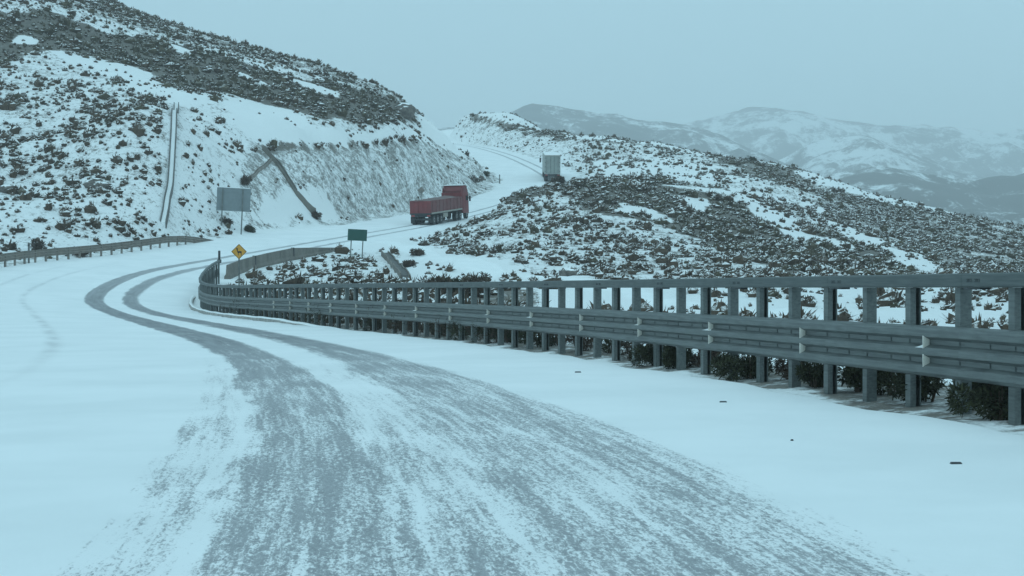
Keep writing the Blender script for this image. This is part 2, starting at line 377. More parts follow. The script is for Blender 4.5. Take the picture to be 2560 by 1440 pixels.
def nearest_road(x, y):
    """index of the nearest centre point, signed offset (right positive), road height there"""
    idx = np.empty(len(x), int); t = np.empty(len(x))
    P = RC[:, :2]
    for a in range(0, len(x), 20000):
        q = np.stack([x[a:a + 20000], y[a:a + 20000]], 1)
        d2 = (q[:, None, 0] - P[None, :, 0]) ** 2 + (q[:, None, 1] - P[None, :, 1]) ** 2
        j = d2.argmin(1); idx[a:a + 20000] = j
        dv = q - P[j]; tt = (dv * NRM[j]).sum(1); al = np.abs((dv * tan[j]).sum(1))
        t[a:a + 20000] = np.sign(tt) * np.hypot(tt, np.where(al > 1.5, al, 0))
    return idx, t

# ------------------------------------------------------------------ near terrain: one height field through surveyed points
ctrl = []
def cp(px, py, Y): ctrl.append(at(px, py, Y))
def cw(x, y, z): ctrl.append(np.array((x, y, z), float))
for i in range(0, len(RC), 9):
    for t in (-RC[i, 4] - 1.2, RC[i, 3] + 0.8):
        p = road_pt(i, t)
        ctrl.append(p)
# behind and beside the camera
for y in (-40, -10, 20, 45): cw(-40, y, 1.5 + y * 0.02); cw(-90, y, 12); cw(40, y, -0.8); cw(110, y, -4); cw(-130, y, 22)
# left hillside
for a in ((0, 620, 136), (0, 560, 146), (0, 500, 156), (0, 400, 172), (0, 300, 190), (0, 150, 215), (0, 0, 238), (0, -110, 262),
          (200, 560, 150), (200, 450, 166), (200, 330, 184), (200, 200, 208), (200, 90, 238), (200, 2, 266),
          (408, 563, 155), (420, 480, 163), (433, 336, 176), (440, 268, 183), (440, 220, 206), (430, 140, 240), (400, 60, 270),
          (560, 560, 172), (560, 450, 182), (560, 360, 192), (580, 260, 212), (600, 190, 240), (600, 113, 276),
          (650, 380, 196), (720, 374, 203), (800, 369, 211), (900, 360, 224), (1000, 353, 239),
          (650, 360, 201), (800, 350, 217), (1000, 335, 246), (680, 290, 222), (760, 240, 246), (800, 165, 280),
          (880, 290, 245), (900, 200, 284), (980, 290, 262), (1000, 247, 286), (1022, 266, 287),
          (720, 500, 188), (850, 480, 205), (950, 470, 222), (1060, 450, 240), (1050, 360, 255), (1130, 420, 262),
          (1060, 325, 286), (1110, 350, 288), (1150, 374, 290), (1200, 409, 291), (1240, 437, 289)):
    cp(*a)
for a in ((-150, -170, 290), (-300, -200, 300), (-300, 100, 240), (-300, 400, 180), (-300, 620, 140)): cp(*a)
cw(-80, 330, 47); cw(-50, 335, 40); cw(-30, 330, 31); cw(-120, 380, 55); cw(-60, 400, 44); cw(-100, 460, 50)
# snow strip behind the shoulder and the cut on the far side of the road
for a in ((1110, 330, 350), (1060, 288, 362), (1040, 276, 400), (1100, 282, 412), (1150, 285, 414), (1213, 291, 408), (1250, 303, 402),
          (1280, 316, 394), (1340, 330, 376), (1439, 344, 352), (1545, 355, 345), (1678, 366, 340), (1784, 396, 325), (1875, 398, 318),
          (1986, 424, 312), (2050, 460, 305), (2103, 488, 300), (2210, 509, 300), (2316, 525, 300), (2475, 557, 300), (2560, 568, 300), (2800, 610, 300),
          (1500, 420, 305), (1600, 425, 290), (1700, 440, 275), (1850, 445, 268), (1950, 480, 262), (2080, 530, 258), (2250, 570, 252), (2450, 610, 246)):
    cp(*a)
cw(10, 400, 33); cw(-6, 440, 41); cw(30, 400, 26); cw(50, 400, 16); cw(80, 400, 4); cw(120, 400, -8); cw(165, 400, -20); cw(165, 300, -4)
cw(40, 465, 10); cw(90, 465, -14); cw(0, 465, 36); cw(150, 465, -30); cw(-25, 465, 40)
# near mound and its crest
for a in ((1165, 532, 204), (1200, 509, 207), (1306, 477, 206), (1386, 467, 205), (1466, 461, 206), (1572, 460, 211), (1641, 455, 216), (1760, 470, 225),
          (1100, 600, 180), (1200, 575, 180), (1300, 560, 180), (1300, 630, 152), (1400, 520, 190), (1400, 600, 165), (1450, 660, 138), (1600, 520, 192), (1600, 600, 166), (1600, 670, 138),
          (1800, 520, 205), (1800, 600, 172), (1800, 675, 138), (2000, 540, 215), (2000, 610, 182), (2000, 690, 130), (2200, 590, 215), (2200, 650, 180), (2200, 695, 140),
          (2400, 640, 205), (2400, 690, 160), (2560, 680, 200), (2560, 705, 150), (2800, 690, 210)):
    cp(*a)
cw(12, 248, 14.6); cw(20, 255, 15.6); cw(5, 228, 11.8); cw(30, 262, 16.2)
# side path and the hollow behind the barrier
for a in ((985, 624, 172), (1060, 640, 160), (1156, 660, 145), (1230, 676, 134), (1300, 692, 124), (1500, 722, 105), (1750, 762, 90), (2000, 795, 76), (2300, 800, 72), (2560, 802, 72)):
    cp(*a)
for a in ((890, 638, 156), (950, 648, 156), (800, 665, 143), (760, 688, 130), (700, 698, 122), (850, 700, 120), (1020, 700, 126), (930, 690, 133), (1000, 668, 146)): cp(*a)
cw(-12, 100, .55); cw(-5, 90, .3); cw(0, 70, .05); cw(4, 60, 0); cw(10, 50, -.1); cw(16, 40, -.2); cw(24, 50, -.3); cw(12, 25, -.2); cw(20, 20, -.5); cw(34, 80, .4); cw(60, 110, .6); cw(3, 100, 1.0); cw(90, 160, 1)
ctrl = np.array(ctrl)

CC = 5.0
def rbf_fit(P):
    n = len(P); d = np.sqrt(((P[:, None, :2] - P[None, :, :2]) ** 2).sum(-1) + CC * CC)
    A = np.zeros((n + 3, n + 3)); A[:n, :n] = d - np.eye(n) * 0.35; A[:n, n] = 1; A[:n, n + 1:] = P[:, :2] / 100; A[n, :n] = 1; A[n + 1:, :n] = P[:, :2].T / 100
    return np.linalg.solve(A, np.r_[P[:, 2], 0, 0, 0])
RW = rbf_fit(ctrl)
def rbf_eval(x, y):
    out = np.empty(len(x)); n = len(ctrl)
    for a in range(0, len(x), 8000):
        X = x[a:a + 8000]; Y = y[a:a + 8000]
        d = np.sqrt((X[:, None] - ctrl[None, :, 0]) ** 2 + (Y[:, None] - ctrl[None, :, 1]) ** 2 + CC * CC)
        out[a:a + 8000] = d @ RW[:n] + RW[n] + RW[n + 1] * X / 100 + RW[n + 2] * Y / 100
    return out

X0, X1, Y0, Y1, ST = -130.0, 170.0, -40.0, 470.0, 1.0
gx = np.arange(X0, X1 + ST / 2, ST); gy = np.arange(Y0, Y1 + ST / 2, ST)
GX, GY = np.meshgrid(gx, gy); fx, fy = GX.ravel(), GY.ravel()
# the height field is smooth: solve it every 3 m and refine
cgx = np.arange(X0, X1 + 3, 3.0); cgy = np.arange(Y0, Y1 + 3, 3.0); CX, CY = np.meshgrid(cgx, cgy)
CZ = rbf_eval(CX.ravel(), CY.ravel()).reshape(CX.shape)
def bilin(Z, x0, y0, st, x, y):
    u = np.clip((x - x0) / st, 0, Z.shape[1] - 1.001); v = np.clip((y - y0) / st, 0, Z.shape[0] - 1.001)
    i = u.astype(int); j = v.astype(int); fu = u - i; fv = v - j
    return (Z[j, i] * (1 - fu) + Z[j, i + 1] * fu) * (1 - fv) + (Z[j + 1, i] * (1 - fu) + Z[j + 1, i + 1] * fu) * fv
gz = bilin(CZ, X0, Y0, 3.0, fx, fy)
ri, rt = nearest_road(fx, fy)
edge_d = np.maximum(rt - (RC[ri, 3] + 0.6), -rt - (RC[ri, 4] + 0.8))       # > 0 outside the carriageway
rz = RC[ri, 2] - RC[ri, 5] * np.clip(rt, -RC[ri, 4] - 1, RC[ri, 3] + 1)
w = np.clip(1 - edge_d / 3.5, 0, 1); w = w * w * (3 - 2 * w)
rough_w = np.clip(edge_d / 5.0, 0, 1)
gz = gz + rough_w * ((fbm(fx / 9, fy / 9, 3, 3) - 0.5) * 1.1 + (fbm(fx / 2.3, fy / 2.3, 5, 2) - 0.5) * 0.45)
gz = np.where(edge_d > 0, w * rz + (1 - w) * gz, rz - 0.10 * np.clip(-edge_d / 0.8, 0, 1))
GZ = gz.reshape(GX.shape)
def ground(x, y):
    x = np.atleast_1d(np.asarray(x, float)); y = np.atleast_1d(np.asarray(y, float))
    return bilin(GZ, X0, Y0, ST, x, y)
def gnd(x, y): return float(ground(x, y)[0])
def proj(x, y, z):
    yy = np.maximum(y, 0.5)
    return 1280 + 4500 * x / yy, 720 - 4500 * (z - EYE) / yy
def hit(px, py, y0=15.0, y1=450.0):
    """where the line of sight through a photo position meets the ground"""
    Y = np.arange(y0, y1, 0.25); X = (px - 1280) / 4500 * Y; Z = EYE + (720 - py) / 4500 * Y
    b = np.nonzero(ground(X, Y) > Z)[0]
    k = b[0] if len(b) else len(Y) - 1
    return np.array((X[k], Y[k], gnd(X[k], Y[k])))

def inpoly(px, py, poly):
    c = np.zeros(len(px), bool); n = len(poly)
    for i in range(n):
        x1, y1 = poly[i]; x2, y2 = poly[(i + 1) % n]
        m = ((y1 > py) != (y2 > py)) & (px < (x2 - x1) * (py - y1) / ((y2 - y1) if y2 != y1 else 1e-9) + x1)
        c ^= m
    return c

# side path: a line over the ground
PATH, _ = resample(catmull(np.array([(-19, 196, 0), (-14.5, 178, 0), (-11.2, 171, 0), (-7.8, 160, 0), (-3.9, 145, 0), (0.6, 124, 0), (5.1, 105, 0), (9.6, 90, 0), (12.3, 77, 0), (16.5, 70, 0), (24, 66, 0), (40, 64, 0), (60, 64, 0), (80, 66, 0)], float)), 1.0, 2)
def path_dist(x, y):
    d = np.full(len(x), 1e9)
    for p in PATH[::2]: d = np.minimum(d, (x - p[0]) ** 2 + (y - p[1]) ** 2)
    return np.sqrt(d)

# what grows where: (outline as seen from the road, tussocks per square metre, bare soil 0..1, olive share, cut slope)
REG = [
    ([(-400, -400), (1040, -400), (1040, 360), (640, 375), (560, 640), (-400, 700)], 0.45, 0.40, 0.2, 0),       # left hill in general
    ([(-400, 180), (430, 235), (430, 600), (-400, 700)], 0.95, 0.40, 0.1, 0),
    ([(-400, 470), (410, 470), (410, 600), (-400, 700)], 0.45, 0.36, 0.1, 0),
    ([(440, 250), (640, 250), (660, 380), (620, 570), (420, 570)], 0.30, 0.36, 0.1, 0),
    ([(560, 245), (690, 255), (790, 320), (900, 330), (1040, 320), (1050, 350), (660, 372), (600, 300)], 0.06, 0.08, 0.1, 0),   # open snow above the bench
    ([(620, 380), (1060, 352), (1200, 410), (1260, 450), (1180, 510), (1000, 545), (620, 580)], 0.22, 0.485, 0.2, 1),           # cut slope
    ([(636, 364), (840, 358), (1050, 338), (1056, 352), (840, 372), (642, 382)], 1.2, 0.6, 0.1, 0),
    ([(700, 480), (800, 470), (840, 540), (720, 565), (640, 540)], 0.06, 0.18, 0.1, 0.5),
    ([(-400, -400), (200, -400), (1030, 262), (1000, 290), (800, 190), (560, 130), (300, 60), (100, 0), (-400, -60)], 0.8, 0.5, 0.5, 0),    # skyline
    ([(-100, 30), (110, 25), (250, 75), (420, 100), (560, 150), (720, 185), (860, 215), (1020, 262), (1030, 300), (930, 305), (800, 290), (690, 262), (560, 235), (440, 215), (330, 175), (180, 125), (60, 130), (-100, 200)], 1.3, 0.80, 0.75, 0),   # dark heath band
    ([(150, 130), (260, 150), (340, 185), (480, 232), (560, 245), (470, 262), (330, 225), (200, 165)], 0.10, 0.08, 0.1, 0),    # drift under it
    ([(700, 195), (760, 200), (860, 235), (840, 248), (740, 225)], 0.10, 0.05, 0.1, 0),
    ([(600, 175), (680, 215), (660, 220), (590, 190)], 0.1, 0.05, 0.1, 0), ([(400, 95), (470, 130), (450, 142), (390, 110)], 0.1, 0.05, 0.1, 0),
    ([(30, 75), (110, 105), (130, 125), (50, 110)], 0.1, 0.05, 0.1, 0),
    ([(1030, 262), (1075, 275), (1175, 372), (1150, 378), (1050, 330)], 0.02, 0.03, 0, 0),                                     # smooth drift
    ([(1060, 274), (1160, 280), (1290, 315), (1440, 344), (1560, 356), (1700, 368), (1800, 400), (1480, 460), (1400, 420), (1300, 384), (1180, 360)], 0.25, 0.40, 0.3, 0.6),
    ([(1160, 280), (1290, 315), (1440, 344), (1700, 366), (1700, 374), (1440, 356), (1290, 330), (1160, 296)], 0.8, 0.6, 0.4, 0),
    ([(1420, 350), (1700, 366), (2060, 460), (2200, 560), (1900, 480), (1640, 460), (1470, 455)], 0.42, 0.42, 0.3, 0),
    ([(1475, 400), (1600, 405), (1760, 425), (1860, 452), (1650, 452), (1480, 450)], 0.22, 0.22, 0.2, 0),
    ([(1600, 380), (1800, 420), (1760, 440), (1640, 430)], 0.15, 0.15, 0.1, 0),
    ([(1780, 385), (1990, 420), (2060, 460), (1950, 450), (1800, 410)], 0.6, 0.6, 0.5, 0),
    ([(960, 640), (1100, 590), (1200, 505), (1400, 465), (1640, 455), (2000, 520), (2250, 700), (1400, 720), (1200, 670)], 0.74, 0.42, 0.1, 0),  # mound
    ([(1000, 625), (1120, 590), (1400, 590), (1500, 720), (1400, 720), (1200, 670)], 0.64, 0.40, 0.1, 0),
    ([(1380, 480), (1640, 465), (1760, 480), (1960, 560), (2200, 620), (2380, 690), (1980, 690), (1860, 640), (1700, 580), (1560, 540), (1440, 510)], 1.45, 0.82, 0.55, 0),   # heath on the mound
    ([(1230, 500), (1300, 470), (1400, 452), (1640, 444), (1690, 458), (1640, 468), (1400, 478), (1300, 494)], 2.0, 0.8, 0.3, 0),
    ([(1550, 500), (1620, 520), (1700, 560), (1660, 560), (1560, 530)], 0.3, 0.2, 0.1, 0),
    ([(1690, 480), (1760, 500), (1800, 540), (1740, 530)], 0.3, 0.2, 0.1, 0),
    ([(1830, 500), (1910, 510), (2030, 590), (2130, 610), (2120, 625), (1990, 600), (1890, 550)], 0.14, 0.08, 0.1, 0),
    ([(2160, 590), (2260, 630), (2360, 682), (2330, 690), (2220, 650)], 0.14, 0.08, 0.1, 0),
    ([(2000, 440), (2110, 485), (2330, 525), (2700, 600), (2700, 720), (2420, 700), (2240, 610), (2080, 560)], 0.85, 0.52, 0.35, 0),
    ([(640, 640), (960, 630), (1040, 720), (600, 730)], 0.5, 0.36, 0.1, 0),                                                   # inside the bend
    ([(900, 716), (3000, 716), (3000, 900), (900, 900)], 0.32, 0.22, 0.1, 0),
    ([(1380, 722), (1800, 755), (2600, 790), (2600, 812), (1800, 800), (1380, 760)], 0.10, 0.06, 0.1, 0),
    ([(900, 716), (1330, 716), (1330, 860), (560, 860), (560, 716)], 1.0, 0.6, 0.2, 0),
]
def regional(x, y, z):
    px, py = proj(x, y, z)
    px = px + (fbm(x / 6, y / 6, 21, 3) - 0.5) * 70; py = py + (fbm(x / 5, y / 5, 33, 3) - 0.5) * 26
    den = np.full(len(x), 0.25); soil = np.full(len(x), 0.25); olive = np.full(len(x), 0.1); cut = np.zeros(len(x))
    for poly, d, so, ol, cu in REG:
        m = inpoly(px, py, poly)
        den[m] = d; soil[m] = so; olive[m] = ol; cut[m] = cu
    return den, soil, olive, cut

ny, nx = GX.shape
q = (np.arange(ny - 1)[:, None] * nx + np.arange(nx - 1)[None, :]).ravel()
faces = np.stack([q, q + 1, q + nx + 1, q + nx], 1)
me = mesh_np('hillside_ground', np.stack([fx, fy, gz], 1), faces, True)
g_den, g_soil, g_olive, g_cut = regional(fx, fy, gz)
pd = path_dist(fx, fy)
g_soil = np.where(pd < 2.2, 0.0, g_soil)
g_soil = np.where((edge_d > -1.3) & (edge_d < 1.6) & (rt > 0) & (fy < 100), np.maximum(g_soil, 0.55), g_soil)   # gravel verge along the barrier
g_soil = np.where(edge_d < -1.4, 0.0, g_soil)
attr_f(me, 'soil', g_soil); attr_f(me, 'cut', g_cut)
tag(obj('hillside_ground', me, M['hill']), 'snow dusted stony hillsides on both sides of the road', kind='structure')

# ------------------------------------------------------------------ far country
RIDGES = [
    (1500, 0.42, [(700, 360), (1000, 335), (1180, 312), (1250, 292), (1290, 270), (1330, 256), (1400, 266), (1480, 277), (1560, 291), (1640, 301), (1720, 315), (1800, 340), (1900, 385), (2000, 440), (2150, 520)]),
    (2400, 0.40, [(700, 420), (1500, 345), (1690, 314), (1740, 299), (1830, 282), (1862, 270), (1940, 267), (2000, 281), (2080, 298), (2200, 315), (2300, 310), (2420, 321), (2500, 329), (2560, 319), (2700, 305), (3000, 330), (3400, 380)]),
    (1750, 0.40, [(1750, 520), (1900, 425), (1980, 382), (2029, 355), (2114, 337), (2156, 333), (2236, 362), (2290, 386), (2400, 430), (2560, 470), (2800, 520)]),
    (1250, 0.42, [(1500, 520), (1700, 425), (1800, 388), (1848, 363), (1907, 371), (1944, 392), (2050, 450), (2200, 510), (2400, 570)]),
    (950, 0.34, [(1700, 600), (1950, 485), (2090, 432), (2180, 416), (2300, 432), (2450, 452), (2560, 432), (2700, 420), (3000, 460)]),
    (760, 0.30, [(1800, 620), (2000, 545), (2200, 503), (2400, 518), (2560, 530), (2700, 520), (3000, 560)]),
]
def geo_axis(lo, hi, mid0, mid1, st0):
    a = list(np.arange(mid0, mid1, st0)); s = st0
    while a[-1] < hi: s *= 1.12; a.append(a[-1] + s)
    s = st0
    while a[0] > lo: s *= 1.12; a.insert(0, a[0] - s)
    return np.array(a)
KF = 2.1
ax_ = geo_axis(-6000, 6400, -400, 2000, 15.0); ay_ = geo_axis(-700, 7800, 900, 5200, 16.0)
AX, AY = np.meshgrid(ax_, ay_); x_, y_ = AX.ravel(), AY.ravel()
wob = (fbm(x_ / 330, y_ / 330, 51, 4) - 0.5)
z_ = np.full(len(x_), -46.0)
def ridged(x, y, seed, o=4):
    t = 0; a = 1.0; w = 0
    for i in range(o):
        t = t + a * (1 - np.abs(2 * vnoise(x * 2 ** i, y * 2 ** i, seed + 5 * i) - 1)); w += a; a *= 0.55
    return t / w
for k, (Yr, slope, line) in enumerate(RIDGES):
    Yr = Yr * KF
    Xs = np.array([(p[0] - 1280) / 4500 * Yr for p in line]); Zs = np.array([EYE + (720 - p[1]) / 4500 * Yr for p in line])
    h = np.interp(x_, Xs, Zs)
    dist = np.abs(y_ - Yr + wob * 120)
    spur = 0.55 + 0.9 * (1 - ridged(x_ / (230 + 50 * k) + 1.5 * wob, y_ / 900 + k, 61 + k, 3))
    zz = h - np.minimum(dist * slope * spur, 900) + (ridged(x_ / 130, y_ / 130, 71 + k, 5) - 0.6) * np.minimum(dist * 0.35, 75)
    z_ = np.maximum(z_, zz)
z_ = z_ + (ridged(x_ / 70, y_ / 70, 91, 4) - 0.6) * 12
inner = np.clip((np.maximum(np.abs(x_ - 20) - 170, np.abs(y_ - 215) - 270)) / 160, 0, 1)    # stays below the near ground
z_ = np.where(inner <= 0, -46, -46 + (z_ + 46) * np.clip(inner, 0, 1))
ny, nx = AX.shape; q = (np.arange(ny - 1)[:, None] * nx + np.arange(nx - 1)[None, :]).ravel()
me = mesh_np('distant_mountains', np.stack([x_, y_, z_], 1), np.stack([q, q + 1, q + nx + 1, q + nx], 1), True)
FAR_TOP = float(z_.max())
tag(obj('distant_mountains', me, M['far']), 'grey snow streaked mountain ridges fading into the haze', kind='structure')

# haze: snow-laden air round the whole place
hb = MB().box((200, 3500, (FAR_TOP + 12 - 52) / 2), (13400, 9000, FAR_TOP + 12 + 52)).build('haze', None)
hm = bpy.data.materials.new('haze_air'); hm.use_nodes = True; hn = hm.node_tree; hn.nodes.clear()
ho = hn.nodes.new('ShaderNodeOutputMaterial'); hv = hn.nodes.new('ShaderNodeVolumePrincipled')
hv.inputs['Color'].default_value = (0.97, 0.985, 1.0, 1); hv.inputs['Density'].default_value = 0.00031
hn.links.new(hv.outputs[0], ho.inputs['Volume']); hb.data.materials.append(hm)
tag(hb, 'pale snowy haze lying over the valley', kind='stuff')

# ------------------------------------------------------------------ road and side path
lat = np.linspace(0, 1, 29)
rows = []; sts = []
for i in range(len(RC)):
    r = RC[i, 3] - 0.30 + 0.10 * math.sin(i * 0.7) + 0.10 * math.sin(i * 1.9) ; l = RC[i, 4] + 0.6 + 0.3 * math.sin(i * 0.43)
    for k, u in enumerate(lat):
        t = -l + (l + r) * u
        p = road_pt(i, t)
        drop = -0.12 if k in (0, len(lat) - 1) else 0.02
        rows.append((p[0], p[1], p[2] + drop)); sts.append((RS[i], t, 0))
n = len(lat); q = (np.arange(len(RC) - 1)[:, None] * n + np.arange(n - 1)[None, :]).ravel()
me = mesh_np('road', np.array(rows), np.stack([q, q + 1, q + n + 1, q + n], 1), True)
attr_v(me, 'st', np.array(sts))
tag(obj('road', me, M['road']), 'winding mountain road under snow with two dark wheel tracks', kind='structure')

rows = []; pt_tan = np.gradient(PATH[:, :2], axis=0); pt_tan /= np.linalg.norm(pt_tan, axis=1)[:, None]
for i in range(5, len(PATH)):
    nrm_ = np.array((pt_tan[i, 1], -pt_tan[i, 0])); hw = 1.7 + 0.25 * math.sin(i * 0.5)
    us = np.linspace(-hw, hw, 7); pts = PATH[i, :2] + us[:, None] * nrm_
    zs = ground(pts[:, 0], pts[:, 1])
    zc = zs.max() * 0.6 + zs.mean() * 0.4
    for k in range(7):
        rows.append((pts[k, 0], pts[k, 1], (zs[k] - 0.1) if k in (0, 6) else max(zs[k] + 0.05, zc - 0.06)))
n = 7; q = (np.arange(len(PATH) - 6)[:, None] * n + np.arange(n - 1)[None, :]).ravel()
me = mesh_np('side_path', np.array(rows), np.stack([q, q + 1, q + n + 1, q + n], 1), True)
tag(obj('side_path', me, M['snow']), 'snow covered track branching off behind the guardrail', kind='structure')

# ------------------------------------------------------------------ guardrails
def frame(p0, p1, side):
    """matrix: x along p0->p1, y towards side, z up"""
    x = Vector(p1) - Vector(p0); L = x.length; x.normalize()
    s = Vector((side[0], side[1], 0)); z = x.cross(s) ; 
    if z.z < 0: z = -z
    z.normalize(); y = z.cross(x)
    return Matrix(((x.x, y.x, z.x, p0[0]), (x.y, y.y, z.y, p0[1]), (x.z, y.z, z.z, p0[2]), (0, 0, 0, 1))), L

PROF = [(0.0, 0.0), (0.016, 0.055), (0.045, 0.08), (0.115, 0.08), (0.15, 0.012), (0.20, 0.012), (0.235, 0.08), (0.312, 0.08), (0.347, 0.012), (0.397, 0.012), (0.432, 0.08), (0.502, 0.08), (0.531, 0.055), (0.547, 0.0)]
def beam_mesh(name, L, z0, hs=1.0, taper=None):
    front = [(y, z0 + z * hs) for z, y in PROF]; back = [(y - 0.012, z) for y, z in front]
    prof = front + back[::-1]; n = len(prof); nseg = 2
    v = []; f = []
    for k in range(nseg + 1):
        for (y, z) in prof: v.append((L * k / nseg, y, z))
    for k in range(nseg):
        for i in range(n): f.append((k * n + i, k * n + (i + 1) % n, (k + 1) * n + (i + 1) % n, (k + 1) * n + i))
    mb = MB(); mb.add(v, f)
    m_ = len(front)
    for k in (0, nseg):
        for i in range(m_ - 1): mb.f.append((k * n + i, k * n + i + 1, k * n + n - 2 - i, k * n + n - 1 - i))
    return mb.mesh(name)

def line_points(pts, step):
    P, _ = resample(pts, step, 3); return P

def guardrail(name, label, pts, side_sign, tall, mat, ends=(False, False), spacing=4.0, detail_until=0, beam_low=0.40):
    """pts: line on the ground. tall adds a top rail. side_sign: +1 when the beam faces right of the line's course"""
    P = line_points(pts, spacing)
    root = empty(name, tuple(P[0])); base = Vector(P[0])
    tag(root, label, 'guardrail')
    W = root.matrix_world.copy(); inv = Matrix.Translation(-base)
    mat_b = M['galv_beam'] if tall else mat
    bm_ = beam_mesh('rail_beam', spacing, beam_low); bm_.materials.append(mat_b)
    tube = MB(); tube.extrude([(-0.10, 1.36), (-0.075, 1.355), (0.035, 1.355), (0.05, 1.37), (0.05, 1.485), (0.035, 1.50), (-0.075, 1.50), (-0.10, 1.485)], 0.004, spacing - 0.004, 'yz'); tb = tube.mesh('top_rail'); tb.materials.append(mat)
    slv = MB(); slv.extrude([(-0.085, 1.335), (0.03, 1.335), (0.03, 1.3548), (-0.085, 1.3548)], spacing - 0.42, spacing - 0.002, 'yz'); sl = slv.mesh('splice_plate'); sl.materials.append(M['dark_metal'])
    h = 1.354 if tall else beam_low + 0.53
    pa = MB(); pa.extrude([(-0.073, -0.025), (0.073, -0.025), (0.073, -0.15), (-0.073, -0.15), (-0.073, -0.137), (0.03, -0.137), (0.03, -0.09), (-0.073, -0.09)], -0.5, h, 'xy'); pa = pa.mesh('post'); pa.materials.append(mat_b)
    pb = MB(); pb.extrude([(-0.073, -0.025), (0.06, -0.025), (0.06, -0.037), (-0.061, -0.037), (-0.061, -0.138), (0.06, -0.138), (0.06, -0.15), (-0.073, -0.15)], -0.5, h, 'xy'); pb = pb.mesh('post'); pb.materials.append(mat_b)
    sp = MB().box((0, -0.012, beam_low + 0.27), (0.11, 0.024, 0.36)).mesh('spacer_block'); sp.materials.append(mat)
    rf = MB(); rf.extrude([(0.016, -0.030), (0.016, 0.030), (0.092, 0.068), (0.092, -0.068)], -0.006, 0.006, 'yz'); rf = rf.mesh('reflector'); rf.materials.append(M['reflector'])
    bo = MB().box((0, 0.014, 0), (0.022, 0.010, 0.045)).mesh('bolt'); bo.materials.append(mat)
    tx = MB()
    for k, wd in enumerate((0.03, 0.032, 0.036, 0.0, 0.026, 0.032, 0.03)):
        if wd: 
            tx.box((k * 0.052, 0.0515, 1.43 + 0.008), (wd, 0.003, 0.008)); tx.box((k * 0.052 - wd / 2 + 0.004, 0.0515, 1.425), (0.008, 0.003, 0.034))
            if k % 2: tx.box((k * 0.052 + wd / 2 - 0.004, 0.0515, 1.425), (0.008, 0.003, 0.034))
            else: tx.box((k * 0.052, 0.0515, 1.412), (wd, 0.003, 0.008))
    tx = tx.mesh('stencilled_marking'); tx.materials.append(M['marking'])
    sn_b = MB(); sn_b.add([(-0.16, -0.03, 0.004), (0.0, -0.045, 0.006), (0.18, -0.03, 0.004), (0.2, 0.03, 0.004), (0.02, 0.045, 0.004), (-0.17, 0.025, 0.004), (0.02, -0.01, 0.035), (-0.08, 0.0, 0.022), (0.11, 0.0, 0.02)], [(0, 1, 7), (1, 6, 7), (1, 8, 6), (1, 2, 8), (2, 3, 8), (3, 4, 8), (4, 6, 8), (4, 7, 6), (4, 5, 7), (5, 0, 7)])
    sn_me = sn_b.mesh('snow_patch'); sn_me.materials.append(M['snow'])
    npost = 3 if tall else 2
    sd = lambda a, b: (np.array(((b - a)[1], -(b - a)[0])) * side_sign)
    nsec = len(P) - 1
    for k in range(nsec):
        a, b = P[k], P[k + 1]; s = sd(a, b)
        Mx, L = frame(a, b, s)
        mir = Mx.to_3x3().determinant() < 0
        low0, low1 = 0.0, 0.0
        A = np.array(a); B = np.array(b)
        dip = (-1.0, -0.52, -0.16, 0.0, 0.0)
        if ends[1] and k >= nsec - 3: j_ = nsec - 1 - k; low0, low1 = dip[j_ + 1], dip[j_]
        if ends[0] and k < 3: low0, low1 = dip[k], dip[k + 1]
        if low0 or low1:
            Mx, L = frame(A + np.array((0, 0, low0)), B + np.array((0, 0, low1)), s)
        Mx = Mx @ Matrix.Diagonal((L / spacing, 1, 1, 1))
        o = obj('rail_beam', bm_, None, root); o.matrix_local = inv @ Mx
        dist = math.hypot(a[0], a[1])
        if tall:
            t = obj('top_rail', tb, None, root); t.matrix_local = inv @ Mx
            e = obj('splice_plate', sl, None, t)
            if dist < 45:
                mk = tag(obj('stencilled_marking', tx, None, t), kind='stuff'); mk.location = (spacing - 0.46, 0, 0)
        if dist < detail_until:
            for zz in (0.175, 0.372):
                r_ = obj('reflector', rf, None, o); r_.location = (0.9, 0, beam_low + zz)
                if zz > 0.3 and k % 3 != 1:
                    sn_ = obj('snow_patch', sn_me, None, o); sn_.location = (1.0, 0.055, beam_low + 0.305); sn_.scale = (0.7 + 0.3 * (k % 3), 1, 1)
                if dist < 40:
                    for xx in (0.12, 1.45, 2.0, 2.75, 3.35): obj('bolt', bo, None, o).location = (xx, 0, beam_low + zz)
        for j in range(npost):
            u = (j + 0.2) / npost
            p = A + (B - A) * u; hh = low0 + (low1 - low0) * u
            yaw = math.atan2(b[1] - a[1], b[0] - a[0])
            ps = obj('post', pb if (k * npost + j) % 2 else pa, None, root)
            Mp = Matrix.Translation(Vector((p[0], p[1], p[2] + hh)) - base) @ Matrix.Rotation(yaw, 4, 'Z')
            if side_sign > 0: Mp = Mp @ Matrix.Diagonal((1, -1, 1, 1))
            ps.matrix_local = Mp
            q_ = obj('spacer_block', sp, None, ps)
    return root, P

# tall barrier on the inside of the bend
i0 = int(np.argmin(np.abs(RC[:, 1] - 6))); i1 = int(np.argmin(np.abs(RC[:, 1] - 127)))
line = np.array([road_pt(i, RC[i, 3]) + np.array((0, 0, min(0, RC[i, 5]) * RC[i, 3])) for i in range(i0, i1 + 1)])
tall_root, tallP = guardrail('tall_guardrail', 'long tall grey steel guardrail with top rail sweeping along the inside of the bend', line, -1, True, M['galv'], detail_until=75)
